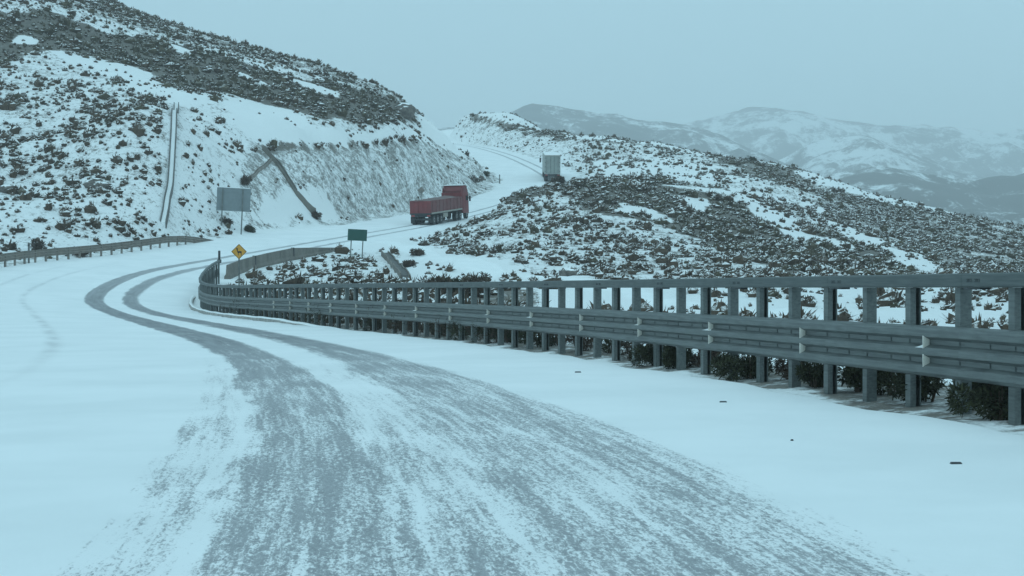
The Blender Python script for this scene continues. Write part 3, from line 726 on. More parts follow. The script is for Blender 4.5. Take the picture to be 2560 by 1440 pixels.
# its lower continuation beyond the bend: a concrete parapet
i2 = i1; i3 = int(np.argmin(np.abs(RC[:, 1] - 163)))
P = line_points(np.array([road_pt(i, RC[i, 3] + 0.05) for i in range(i2, i3 + 1)]), 3.6)
wall_root = empty('parapet_wall', tuple(P[0])); tag(wall_root, 'low brownish concrete parapet behind the yellow animal sign, tapering into the snow', 'wall')
nw = len(P) - 1
for k in range(nw):
    a, b = P[k] - P[0], P[k + 1] - P[0]; d = b - a; d2 = d[:2] / np.linalg.norm(d[:2]); nn = np.array((d2[1], -d2[0]))
    hk = [max(0.06, 0.92 * min(1, ((nw - kk) / 4.0)) ** 0.8) for kk in (k, k + 1)]
    mb = MB(); vs = []
    for (p, h_, g_) in ((a, hk[0], 0.02), (b, hk[1], -0.02)):
        c_ = p[:2] + d2 * g_
        for (u, z) in ((-0.22, -0.8), (-0.22, 0.10), (-0.10, 0.30 * h_), (-0.07, h_ - 0.02), (-0.04, h_), (0.04, h_), (0.07, h_ - 0.02), (0.10, 0.30 * h_), (0.22, 0.10), (0.22, -0.8)):
            vs.append((c_[0] + nn[0] * u, c_[1] + nn[1] * u, p[2] + z))
    mb.add(vs, [(i, (i + 1) % 10, 10 + (i + 1) % 10, 10 + i) for i in range(10)] + [tuple(range(9, -1, -1)), tuple(range(10, 20))])
    mb.build('wall_panel', M['parapet'], wall_root)
    if k in (3, 6): MB().box((a[0], a[1], a[2] + 0.45), (0.18, 0.26, 1.0), rz=math.atan2(d2[1], d2[0])).build('joint_post', M['dark_metal'], wall_root)
# outer guardrail under the left hill
i4 = int(np.argmin(np.abs(RC[:, 1] - 108))); i5 = int(np.argmin(np.abs(RC[:, 1] - 164)))
line = np.array([road_pt(i, -RC[i, 4] + 0.1) for i in range(i4, i5 + 1)])
out_root, outP = guardrail('outer_guardrail', 'weathered guardrail along the outer left edge below the left hill', line, 1, False, M['galv_old'], ends=(True, True), spacing=3.6)

# marker post on the end of the tall barrier
p = tallP[-1]
mk = MB().cyl((0, 0, 1.3), (0, 0, 2.12), 0.08, 0.08, 10).box((0, 0, 1.4), (0.26, 0.22, 0.24)).build('marker_post', M['dark_metal'], None, loc=tuple(p)); tag(mk, 'thin dark marker post on the far end of the tall guardrail', 'marker post')

# kerb at the foot of the barrier in the bend
j0 = int(np.argmin(np.abs(RC[:, 1] - 56))); j1 = int(np.argmin(np.abs(RC[:, 1] - 112)))
kv = []; 
for i in range(j0, j1 + 1):
    dz_ = -0.2 * max(0, 1 - (i - j0) / 14) - 0.2 * max(0, 1 - (j1 - i) / 4) - 0.05
    for (t, z) in ((-0.62, -0.05), (-0.60, 0.15), (-0.57, 0.18), (-0.44, 0.18), (-0.40, 0.15), (-0.38, -0.05)):
        p = road_pt(i, RC[i, 3] + t); kv.append((p[0], p[1], p[2] + z + dz_))
n = 6; q = (np.arange(j1 - j0)[:, None] * n + np.arange(n - 1)[None, :]).ravel()
kme = mesh_np('kerb', kv, np.stack([q, q + 1, q + n + 1, q + n], 1)); tag(obj('kerb', kme, M['concrete']), 'low concrete kerb at the foot of the tall guardrail in the bend', kind='structure')
kv = []
for i in range(j0, j1 + 1):
    wv = 0.05 + 0.03 * math.sin(i * 1.3); dz_ = -0.2 * max(0, 1 - (i - j0) / 14) - 0.2 * max(0, 1 - (j1 - i) / 4) - 0.05
    for (t, z) in ((-0.595 + wv * 0.3, 0.17), (-0.56, 0.205 + wv * 0.3), (-0.45, 0.21 + wv * 0.4), (-0.405, 0.17)):
        p = road_pt(i, RC[i, 3] + t); kv.append((p[0], p[1], p[2] + z + dz_))
n = 4; q = (np.arange(j1 - j0)[:, None] * n + np.arange(n - 1)[None, :]).ravel()
ks = obj('kerb_snow', mesh_np('kerb_snow', kv, np.stack([q, q + 1, q + n + 1, q + n], 1), True), M['snow'], bpy.data.objects['kerb'])

# road studs showing through the snow
STUDS = [((2390, 1186), 0.085, 'road stud on the right shoulder, nearest the camera'), ((1980, 1122), 0.025, 'tiny road stud almost buried in the shoulder snow'),
         ((1808, 1023), 0.085, 'road stud in the shoulder snow, second of the row from the camera'), ((1445, 943), 0.10, 'road stud in the shoulder snow, farthest of the row')]
for (pp, wd, lb) in STUDS:
    Y = 1.35 * 4500 / (pp[1] - 720); X = (pp[0] - 1280) / 4500 * Y
    s_ = MB().box((0, 0, 0.004), (wd, wd * 0.8, 0.018), taper=(0.8, 0.5)).build('road_stud', M['dark_metal'], None, loc=(X, Y, 0.02 + 0.015 * (X - np.interp(Y, RC[:60, 1], RC[:60, 0])))); tag(s_, 'black ' + lb, 'road stud', 'road studs on the shoulder')

# ------------------------------------------------------------------ signs
def sign_posts(root, xs, top, depth=0.6, r=0.04, y=0.06):
    for x in xs:
        MB().box((x, y, (top - depth) / 2), (r * 2, r * 2, top + depth)).build('post', M['post_metal'], root)

# yellow animal warning
Y = 110.0; c = at(597.5, 629, Y); g = gnd(c[0], c[1])
root = empty('animal_warning_sign', (c[0], c[1], g), (0, 0, math.radians(4))); tag(root, 'yellow diamond sign with a black llama-like animal above the guardrail bend', 'road sign')
hgt = c[2] - g
MB().cyl((0, 0.05, -0.5), (0, 0.05, hgt + 0.2), 0.045, None, 8).build('post', M['post_metal'], root)
R_ = 0.475
pl = MB(); pl.extrude([(0, hgt - R_), (R_, hgt), (0, hgt + R_), (-R_, hgt)], -0.006, 0.006); plate = pl.build('sign_plate', M['sign_yellow'], root)
bd = MB()
for k in range(4):
    a0 = math.pi / 2 * k; a1 = a0 + math.pi / 2
    p_ = [(math.cos(a) * r, hgt + math.sin(a) * r) for a, r in ((a0, R_ - .02), (a1, R_ - .02), (a1, R_ - .05), (a0, R_ - .05))]
    bd.extrude(p_, -0.012, -0.0065)
bd.build('border', M['black'], plate)
an = [(-.15, .22), (-.12, .27), (-.10, .21), (-.075, .215), (-.075, .10), (-.06, .03), (.06, .035), (.14, .02), (.175, -.03), (.155, -.06), (.15, -.13), (.165, -.25), (.135, -.25), (.115, -.14), (.08, -.08), (-.01, -.085), (-.03, -.13), (-.03, -.25), (-.06, -.25), (-.065, -.12), (-.10, -.03), (-.125, .08), (-.125, .15), (-.185, .14), (-.19, .165)]
ab = MB(); ab.extrude([(x * 1.0, hgt + z * 0.95) for x, z in an], -0.014, -0.0068); ab.build('animal_symbol', M['black'], plate)

# green information sign
Y = 155.0; c = at(890.5, 587.5, Y); g = gnd(c[0], c[1])
root = empty('green_information_sign', (c[0], c[1], g), (0, math.radians(3), math.radians(-6))); tag(root, 'small green information sign on two posts inside the bend', 'road sign')
hgt = c[2] - g
sign_posts(root, (-0.52, 0.5), hgt + 0.4)
plate = MB().box((0, 0, hgt), (1.68, 0.03, 0.98), bev=0.008).build('sign_plate', M['sign_green'], root)
for row, (z, sets) in enumerate(((0.24, ((-0.68, -0.02, 11), (0.26, 0.68, 7))), (-0.02, ((0.24, 0.66, 6),)), (-0.22, ((-0.70, -0.08, 10), (0.34, 0.68, 5))))):
    tx = MB()
    for (x0, x1, nn) in sets:
        for k in range(nn):
            x = x0 + (x1 - x0) * (k + 0.5) / nn; hh = 0.13 if (k * 7 + row) % 3 else 0.1; ww = (x1 - x0) / nn * 0.62
            tx.box((x - ww * 0.38, -0.017, z), (ww * 0.25, 0.004, hh)); tx.box((x, -0.017, z + (hh / 2 - 0.015) * (1 if k % 2 else -1)), (ww, 0.0045, 0.03))
            if k % 3 == 0: tx.box((x + ww * 0.38, -0.017, z), (ww * 0.25, 0.004, hh))
    tx.build('lettering', M['sign_text'], plate)

# large sign seen from behind
Y = 172.0; c = at(580.5, 499, Y); g = gnd(c[0], c[1])
root = empty('grey_sign_back', (c[0], c[1], g), (0, math.radians(2.5), math.radians(10))); tag(root, 'large grey rectangular sign seen from behind at the foot of the left hill', 'road sign')
hgt = c[2] - g
sign_posts(root, (-1.05, 0.85), hgt + 1.0, r=0.06, y=-0.09)
plate = MB().box((0, 0, hgt), (3.2, 0.03, 2.2), bev=0.008).build('sign_plate', M['sign_grey'], root)
for z in (-0.7, 0.0, 0.7): MB().box((0, -0.03, hgt + z), (3.1, 0.025, 0.05)).build('stiffener', M['sign_grey'], plate)
MB().box((0, 0, hgt + 1.14), (3.0, 0.12, 0.07), bev=0.02).build('snow_ridge', M['snow'], plate)

# small diamond sign seen from behind beside the red truck
Y = 216.0; c = at(1053, 476, Y); g = gnd(c[0], c[1])
root = empty('diamond_sign_back', (c[0], c[1], g), (0, 0, math.radians(8))); tag(root, 'small diamond sign seen from behind, left of the red truck cab', 'road sign')
hgt = c[2] - g
MB().box((0, 0, hgt / 2 - 0.2), (0.08, 0.08, hgt + 0.4)).build('post', M['post_metal'], root)
pl = MB(); pl.extrude([(0, hgt - .45), (.45, hgt), (0, hgt + .45), (-.45, hgt)], 0.05, 0.065); pl.build('sign_plate', M['galv_old'], root)

def delineator(px, py, Y, h, label, w_=0.14):
    c = at(px, py, Y); g = gnd(c[0], c[1])
    root = empty('delineator_post', (c[0], c[1], g)); tag(root, label, 'marker post', 'delineator posts')
    MB().box((0, 0, h / 2 - 0.2), (w_, 0.08, h + 0.4), bev=0.01, taper=(0.9, 0.9)).build('post', M['post_metal'], root)
    MB().box((0, 0, h - 0.2), (w_ * 1.06, 0.09, 0.14)).build('band', M['dark_metal'], root)
delineator(1249, 440, 287, 1.45, 'thin marker post at the rocky nose where the far road turns left', 0.18)
delineator(72, 640, 130, 1.5, 'thin marker post behind the left end of the outer guardrail')

# ------------------------------------------------------------------ drainage chutes on the slopes
CHUTES = []
def chute(name, label, pxs, width, mat_floor, mat_wall, wall_h=0.3, sub=12, lift=0.18):
    H3 = np.array([hit(*p) for p in pxs])
    d = np.r_[0, np.cumsum(np.linalg.norm(np.diff(H3[:, :2], axis=0), axis=1))]
    s = np.linspace(0, d[-1], sub * len(pxs))
    P = np.stack([np.interp(s, d, H3[:, k]) for k in range(2)], 1)
    T_ = np.gradient(P, axis=0); T_ /= np.linalg.norm(T_, axis=1)[:, None]; Nn = np.stack([T_[:, 1], -T_[:, 0]], 1)
    zc = ground(P[:, 0], P[:, 1]) 
    for _ in range(4): zc[1:-1] = (zc[:-2] + 2 * zc[1:-1] + zc[2:]) / 4
    zc = zc + lift; CHUTES.append(P[::2])
    root = empty(name, (P[0, 0], P[0, 1], zc[0])); tag(root, label, 'drainage chute'); org = np.array((P[0, 0], P[0, 1], zc[0]))
    def strip(nm, prof, mat, closed):
        v = []; n = len(prof)
        for i in range(len(P)):
            for (u, z) in prof: v.append((P[i, 0] + Nn[i, 0] * u - org[0], P[i, 1] + Nn[i, 1] * u - org[1], zc[i] + z - org[2]))
        m_ = n if closed else n - 1
        f = [(i * n + k, i * n + (k + 1) % n, (i + 1) * n + (k + 1) % n, (i + 1) * n + k) for i in range(len(P) - 1) for k in range(m_)]
        if closed: f += [tuple(range(n - 1, -1, -1)), tuple((len(P) - 1) * n + k for k in range(n))]
        mb = MB(); mb.add(v, f); mb.build(nm, mat, root)
    hw = width / 2
    strip('channel_floor', [(-hw + .02, wall_h * 0.45), (-hw * .4, wall_h * 0.32), (hw * .4, wall_h * 0.32), (hw - .02, wall_h * 0.45), (hw - .02, -0.4), (-hw + .02, -0.4)], mat_floor, True)
    for sgn in (-1, 1):
        strip('side_wall', [(sgn * (hw + .09), -0.5), (sgn * (hw + .09), wall_h), (sgn * hw, wall_h), (sgn * hw, -0.5)], mat_wall, True)
    return root
M['chute_wall'] = plain('chute_concrete', (0.13, 0.13, 0.125), 0.9, 0, 0.2, 2)
chute('concrete_chute', 'long straight concrete drainage chute full of snow running down the left hill', [(441, 268), (434, 336), (430, 410), (424, 480), (415, 530), (408, 566)], 0.40, M['snow'], M['chute_wall'], 0.3)
chute('diagonal_chute', 'diagonal grey drainage chute crossing the cut slope right of the large sign', [(658, 376), (692, 412), (715, 448), (742, 490), (770, 522), (786, 534)], 0.34, M['chute_wall'], M['parapet'], 0.35)
chute('small_ditch', 'short brown ditch joining the diagonal chute from the lower left', [(676, 403), (655, 420), (636, 440), (618, 456)], 0.12, M['chute_wall'], M['galv_old'], 0.12, lift=0.08)
chute('bend_chute', 'short concrete chute dropping from the inside of the bend below the green sign', [(962, 640), (978, 655), (995, 675), (1012, 697)], 0.5, M['chute_wall'], M['parapet'], 0.25)

# ------------------------------------------------------------------ trucks
def wheel(root, x, y, r=0.5, w_=0.3):
    t = MB(); t.cyl((x - w_ / 2, y, r), (x + w_ / 2, y, r), r, None, 20); ty = t.build('wheel', M['rubber'], root)
    s_ = 1 if x > 0 else -1
    MB().cyl((x + s_ * (w_ / 2 - 0.01), y, r), (x + s_ * (w_ / 2 + 0.02), y, r), r * 0.55, r * 0.5, 14).build('rim', M['rim'], ty)
    MB().cyl((x + s_ * (w_ / 2 + 0.015), y, r), (x + s_ * (w_ / 2 + 0.06), y, r), r * 0.2, r * 0.16, 10).build('hub', M['dark_metal'], ty)

def road_at_y(Y):
    i = int(np.argmin(np.abs(RC[:, 1] - Y))); return i

# red open-bed truck, local: x right, y forward, origin under the tail
i = road_at_y(200); pos = at(1052, 564, 200); zt = RC[i, 2] - RC[i, 5] * ((pos[0] - RC[i, 0]) * NRM[i, 0]) + 0.02
grade = math.atan((RC[i + 12, 2] - RC[i, 2]) / 12)
rt_ = empty('red_truck', (pos[0], pos[1], zt), (grade, 0, math.radians(-16.5))); tag(rt_, 'dark red lorry with a long dusty open bed driving uphill, seen from behind', 'truck')
L_, Wd = 11.2, 2.5
bed = MB().box((0, L_ / 2, 1.22), (Wd, L_, 0.16)).build('bed_floor', M['dark_metal'], rt_)
tg = MB().box((0, 0.05, 1.96), (Wd - 0.02, 0.09, 1.36), bev=0.015).build('tailgate', M['red'], rt_)
for x in (-0.82, -0.28, 0.28, 0.82): MB().box((x, -0.012, 1.96), (0.07, 0.035, 1.3)).build('rib', M['red'], tg)
MB().box((0, -0.012, 2.58), (Wd - 0.1, 0.034, 0.07)).build('top_bar', M['red'], tg); MB().box((0, -0.012, 1.33), (Wd - 0.1, 0.034, 0.07)).build('bottom_bar', M['red'], tg)
for s_ in (-1, 1):
    sd_ = MB().box((s_ * (Wd / 2 - 0.03), L_ / 2 + 0.05, 1.98), (0.06, L_ - 0.1, 1.40), bev=0.01).build('side_panel', M['red_dust'], rt_)
    for k in range(9): MB().box((s_ * (Wd / 2 + 0.015), 0.5 + k * 1.27, 2.0), (0.05, 0.08, 1.34)).build('rib', M['red_dust'], sd_)
    MB().box((s_ * (Wd / 2 + 0.02), L_ / 2, 1.26), (0.06, L_ - 0.3, 0.16)).build('side_rail', M['pale_trim'], rt_)
MB().box((0, L_ - 0.02, 2.2), (Wd, 0.08, 1.9), bev=0.015).build('headboard', M['red'], rt_)
tp = MB()
NX, NY = 8, 22; rr = np.random.default_rng(3)
vs = []
for b_ in range(NY + 1):
    for a in range(NX + 1):
        u = a / NX * 2 - 1; yy = 0.12 + (L_ - 0.25) * b_ / NY
        vs.append((u * (Wd / 2 - 0.07), yy, 2.52 + 0.26 * (1 - u * u) * (0.6 + 0.4 * math.sin(b_ * 1.1)) + 0.12 * b_ / NY + rr.normal() * 0.025))
tp.add(vs, [(b_ * (NX + 1) + a, b_ * (NX + 1) + a + 1, (b_ + 1) * (NX + 1) + a + 1, (b_ + 1) * (NX + 1) + a) for b_ in range(NY) for a in range(NX)])
tp.build('tarpaulin', M['tarp'], rt_, True)
for s_ in (-1, 1): MB().box((s_ * 0.42, L_ / 2 + 0.6, 0.98), (0.14, L_ + 1.0, 0.3)).build('chassis_beam', M['dark_metal'], rt_)
for y in (1.0, 2.25, 3.5): 
    for x in (-1.05, 1.05): wheel(rt_, x, y, 0.5, 0.42)
    MB().cyl((-0.9, y, 0.5), (0.9, y, 0.5), 0.09).build('axle', M['dark_metal'], rt_)
for y in (9.2, 10.5):
    for x in (-1.0, 1.0): wheel(rt_, x, y, 0.5, 0.45)
for x in (-1.05, 1.05): wheel(rt_, x, 13.0, 0.5, 0.32)
MB().box((0, 0.10, 0.62), (2.3, 0.10, 0.14), bev=0.01).build('rear_bumper', M['dark_metal'], rt_)
MB().box((0, 0.16, 1.0), (2.35, 0.05, 0.26)).build('light_panel', M['dark_metal'], rt_)
for s_ in (-1, 1):
    MB().box((s_ * 0.92, 0.12, 1.0), (0.36, 0.06, 0.16), bev=0.01).build('tail_lamp', M['lamp_red'], rt_)
    MB().box((s_ * 1.03, 0.34, 0.52), (0.5, 0.03, 0.72)).build('mud_flap', M['black'], rt_)
    MB().box((s_ * 1.15, 5.2, 0.85), (0.1, 1.6, 0.5), bev=0.02).build('tool_box', M['pale_trim'] if s_ > 0 else M['dark_metal'], rt_)
cab = MB(); cy0, cy1 = L_ + 0.45, L_ + 2.55
cab.extrude([(cy0, 0.75), (cy0, 3.35), (cy0 + 0.25, 3.92), (cy0 + 1.1, 3.95), (cy0 + 1.75, 3.4), (cy1 - 0.05, 2.6), (cy1, 1.6), (cy1, 0.6)], -1.22, 1.22, 'yz')
cb = cab.build('cab', M['red'], rt_)
MB().box((0, cy0 - 0.012, 2.9), (1.7, 0.02, 0.5)).build('rear_window', M['glass'], cb)
MB().box((0, cy0 + 0.55, 3.99), (2.2, 1.0, 0.10), bev=0.04).build('roof_snow', M['snow'], cb)
for s_ in (-1, 1):
    MB().box((s_ * 1.15, cy0 - 0.18, 2.35), (0.08, 0.36, 2.6)).build('air_deflector', M['red'], cb)
    dr = MB().box((s_ * 1.225, cy0 + 1.35, 1.9), (0.02, 1.0, 1.7), bev=0.004).build('door', M['red'], cb)
    MB().box((s_ * 1.238, cy0 + 1.4, 2.45), (0.014, 0.8, 0.55)).build('window', M['glass'], dr)
    mr = MB().box((s_ * 1.42, cy1 - 0.12, 2.35), (0.2, 0.1, 0.62), bev=0.02).build('mirror', M['black'], cb)
    MB().cyl((s_ * 1.2, cy1 - 0.15, 2.5), (s_ * 1.42, cy1 - 0.12, 2.5), 0.025, None, 6).build('mirror_arm', M['black'], mr)

# white box trailer ahead
i = road_at_y(288); pos = at(1381, 452, 288); zt = RC[i, 2] + 0.02
grade = math.atan((RC[i + 12, 2] - RC[i, 2]) / 12)
wt = empty('white_truck', (pos[0], pos[1], zt), (grade * 0.8, 0, math.radians(0.5))); tag(wt, 'pale grey box lorry climbing the far bend, seen from behind', 'truck')
L_, Wd = 12.5, 2.55
bx = MB().box((0, L_ / 2 + 0.1, 2.75), (Wd, L_, 2.98), bev=0.03).build('box_body', M['trailer'], wt)
for s_ in (-1, 1):
    d_ = MB().box((s_ * 0.6, 0.075, 2.72), (1.14, 0.05, 2.74), bev=0.008).build('rear_door', M['trailer_door'], wt)
    for x in (s_ * 0.6 - 0.3, s_ * 0.6 + 0.3): MB().cyl((x, 0.03, 1.42), (x, 0.03, 4.05), 0.022, None, 8).build('lock_rod', M['dark_metal'], d_)
    for z in (1.7, 2.4, 3.1, 3.8): MB().box((s_ * 1.15, 0.042, z), (0.14, 0.03, 0.09)).build('hinge', M['dark_metal'], d_)
    MB().box((s_ * 1.225, 0.08, 2.72), (0.1, 0.1, 2.9)).build('door_post', M['trailer'], wt)
MB().box((0, 0.075, 4.18), (2.4, 0.1, 0.11)).build('header', M['pale_trim'], wt)
MB().box((0, L_ / 2, 4.28), (2.4, L_ - 0.3, 0.12), bev=0.05).build('roof_snow', M['snow'], bx)
MB().box((0, 0.15, 1.1), (2.5, 0.12, 0.28), bev=0.01).build('light_panel', M['dark_metal'], wt)
MB().box((0, 0.16, 0.6), (2.4, 0.1, 0.16), bev=0.01).build('rear_bumper', M['dark_metal'], wt)
for s_ in (-1, 1):
    MB().box((s_ * 0.98, 0.08, 1.1), (0.36, 0.04, 0.14)).build('tail_lamp', M['lamp_red'], wt)
    MB().box((s_ * 1.0, 0.6, 0.62), (0.56, 0.03, 0.8)).build('mud_flap', M['black'], wt)
    MB().box((s_ * 0.45, L_ / 2, 1.08), (0.15, L_, 0.28)).build('chassis_beam', M['dark_metal'], wt)
    for y in (1.4, 2.7, 4.0, 10.6, 11.9): wheel(wt, s_ * 1.02, y, 0.5, 0.44)
    wheel(wt, s_ * 1.06, 14.6, 0.5, 0.32)
cab = MB(); cy0, cy1 = L_ + 0.6, L_ + 2.8
cab.extrude([(cy0, 0.8), (cy0, 3.5), (cy0 + 0.5, 3.9), (cy0 + 1.2, 3.85), (cy1 - 0.1, 2.7), (cy1, 1.6), (cy1, 0.6)], -1.24, 1.24, 'yz')
cb = cab.build('cab', M['trailer'], wt)
for s_ in (-1, 1):
    mr = MB().box((s_ * 1.58, cy1 - 0.2, 2.9), (0.26, 0.12, 0.8), bev=0.02).build('mirror', M['black'], cb)
    MB().cyl((s_ * 1.2, cy1 - 0.2, 3.1), (s_ * 1.5, cy1 - 0.2, 3.1), 0.03, None, 6).build('mirror_arm', M['black'], mr)

# ------------------------------------------------------------------ vegetation
def tuft_mesh(seed, blades=27, seg=6):
    r = np.random.default_rng(seed); v = []; f = []
    rings = [(0.0, 0.50), (0.32, 0.66), (0.62, 0.55), (0.82, 0.28)]
    ph = r.uniform(0, 7)
    for (h, rad) in rings:
        for k in range(seg):
            a = 2 * math.pi * k / seg + ph; q_ = rad * (1 + r.normal() * 0.26) * (1 + 0.30 * math.sin(2 * a + seed))
            v.append((math.cos(a) * q_, math.sin(a) * q_, (h * (1 + r.normal() * 0.10)) if h else -0.45))
    v.append((r.normal() * .1, r.normal() * .1, 0.92))
    for i in range(len(rings) - 1):
        for k in range(seg):
            a, b = i * seg + k, i * seg + (k + 1) % seg; c_, d_ = b + seg, a + seg
            f += [(a, b, c_), (a, c_, d_)]
    top = len(v) - 1; o = (len(rings) - 1) * seg
    f += [(o + k, o + (k + 1) % seg, top) for k in range(seg)]
    for k in range(blades):
        a = r.uniform(0, 2 * math.pi); e = r.uniform(0.05, 1.4); ln = r.uniform(0.75, 1.28)
        d = np.array((math.cos(a) * math.cos(e), math.sin(a) * math.cos(e), 0.12 + math.sin(e) * 0.98)); sdv = np.array((-math.sin(a), math.cos(a), r.normal() * 0.5)) * r.uniform(0.09, 0.20)
        m_ = d * 0.4; b0 = len(v); v += [tuple(m_ + sdv), tuple(m_ - sdv), tuple(d * ln)]; f.append((b0, b0 + 1, b0 + 2))
    return np.array(v), np.array(f)
TUFTS = [tuft_mesh(s) for s in range(10)]

NC = 460000
cx = rng.uniform(-100, 110, NC); cyy = rng.uniform(52, 420, NC)
cz = ground(cx, cyy); px, py = proj(cx, cyy, cz)
keep = (px > -170) & (px < 2730) & (py > -120) & (py < 960)
cx, cyy, cz = cx[keep], cyy[keep], cz[keep]
_, tt_ = nearest_road(cx, cyy); ii_ = _
ed = np.maximum(tt_ - (RC[ii_, 3] + 0.9), -tt_ - (RC[ii_, 4] + 1.1)); pdd = path_dist(cx, cyy)
ok = (ed > 0.3) & (pdd > 2.3); cx, cyy, cz, ed = cx[ok], cyy[ok], cz[ok], ed[ok]
den, so_, ol_, cu_ = regional(cx, cyy, cz)
area = 210 * 368.0; per = NC / area                      # candidates per square metre
clump = np.clip((fbm(cx / 5, cyy / 5, 7, 3) - 0.5) * 3.2 + 1.0, 0.15, 2.0)
clump = np.where(den > 1.2, np.maximum(clump, 0.8), clump)
den = den * np.where(den > 1.0, 1.5, 1.75)
for cl in CHUTES:                                        # nothing grows in the chutes
    dd = np.full(len(cx), 1e9)
    for p_ in cl: dd = np.minimum(dd, (cx - p_[0]) ** 2 + (cyy - p_[1]) ** 2)
    den = np.where(dd < 1.1 ** 2, 0, den)
acc = rng.uniform(0, 1, len(cx)) < den * clump / per
cx, cyy, cz, den, ol_, cu_ = cx[acc], cyy[acc], cz[acc], den[acc], ol_[acc], cu_[acc]
# leave out what lies well behind a ridge
vis = np.ones(len(cx), bool)
for u in np.linspace(0.3, 0.985, 60):
    zline = EYE + (cz + 1.8 - EYE) * u
    vis &= ground(cx * u, cyy * u) < zline + 0.4
cx, cyy, cz, den, ol_, cu_ = cx[vis], cyy[vis], cz[vis], den[vis], ol_[vis], cu_[vis]
size = np.clip(rng.lognormal(-1.54, 0.56, len(cx)), 0.07, 0.75)
size *= np.where(cu_ > 0.5, 0.6, 1.0) * np.where(den < 0.5, 0.9, 1.0) * np.where(den > 1.5, 1.12, 1.0)
is_ol = rng.uniform(0, 1, len(cx)) < ol_
var = rng.integers(0, len(TUFTS), len(cx)); rot = rng.uniform(0, 2 * math.pi, len(cx)); hh = rng.uniform(0.75, 1.25, len(cx))
px, py = proj(cx, cyy, cz)
shown = size / cyy * ((px > 0) & (px < 2560) & (py > 0) & (py < 715))
# 300 that show largest stand alone, spread over both sides of the road
order = np.argsort(-shown); single = np.zeros(len(cx), bool); single[order[:290]] = True
tuft_me = []
for k, (v, f) in enumerate(TUFTS):
    pair = []
    for key in ('tuft', 'tuft_olive'):
        m_ = mesh_np('tussock', v, f); m_.materials.append(M[key]); pair.append(m_)
    tuft_me.append(pair)
for j in np.nonzero(single)[0]:
    o = bpy.data.objects.new('tussock', tuft_me[var[j]][int(is_ol[j])]); COL.objects.link(o)
    o.location = (cx[j], cyy[j], cz[j]); o.rotation_euler = (0, 0, rot[j]); o.scale = (size[j], size[j], size[j] * hh[j])
    P_ = px[j]
    if P_ < 430 : tag(o, 'brown tussock on the snowy slope left of the long concrete chute', 'tussock', 'tussocks left of the long chute')
    elif cx[j] < -9 and cyy[j] > 150 and py[j] < 620: tag(o, 'brown tussock on the snowy slope between the long chute and the trucks', 'tussock', 'tussocks right of the long chute')
    elif cx[j] < -6 and cyy[j] > 95: tag(o, 'brown tussock on the snowy islet inside the bend', 'tussock', 'tussocks inside the bend')
    elif cyy[j] > 108:
        if P_ < 1300: tag(o, 'brown tussock on the left flank of the mound, near the red lorry and the junction', 'tussock', 'tussocks on the left flank of the mound')
        elif P_ < 1700: tag(o, 'brown tussock on the mound above the snow capped boulder', 'tussock', 'tussocks on the middle of the mound')
        elif P_ < 2130: tag(o, 'brown tussock on the dark heathy right half of the mound', 'tussock', 'tussocks on the right half of the mound')
        else: tag(o, 'brown tussock on the slope behind the right end of the top rail', 'tussock', 'tussocks at the right end of the mound')
    else: tag(o, 'brown tussock in the hollow behind the tall guardrail', 'tussock', 'tussocks behind the tall guardrail')
def scatter(sel, name, key, label):
    idx = np.nonzero(sel)[0]; V = []; Fc = []; Tn = []; off = 0
    for k, (v, f) in enumerate(TUFTS):
        s_ = idx[var[idx] == k]
        if not len(s_): continue
        c_, sn = np.cos(rot[s_])[:, None], np.sin(rot[s_])[:, None]
        x = (v[None, :, 0] * c_ - v[None, :, 1] * sn) * size[s_][:, None] + cx[s_][:, None]
        y = (v[None, :, 0] * sn + v[None, :, 1] * c_) * size[s_][:, None] + cyy[s_][:, None]
        z = v[None, :, 2] * (size[s_] * hh[s_])[:, None] + cz[s_][:, None]
        V.append(np.stack([x, y, z], -1).reshape(-1, 3)); n_ = len(v)
        Fc.append((f[None] + (np.arange(len(s_)) * n_)[:, None, None]).reshape(-1, 3) + off)
        Tn.append(np.repeat(rng.uniform(0, 1, len(s_)), n_)); off += len(s_) * n_
    me = mesh_np(name, np.vstack(V), np.vstack(Fc)); attr_f(me, 'tint', np.concatenate(Tn))
    tag(obj(name, me, M[key]), label, kind='stuff')
scatter(~single & ~is_ol, 'brown_heath', 'tuft', 'countless small brown tussocks dotted over the snowy slopes')
scatter(~single & is_ol, 'olive_heath', 'tuft_olive', 'dense olive brown heath in dark bands on the slopes')
import sys; print('tussocks', len(cx), 'olive', int(is_ol.sum()))

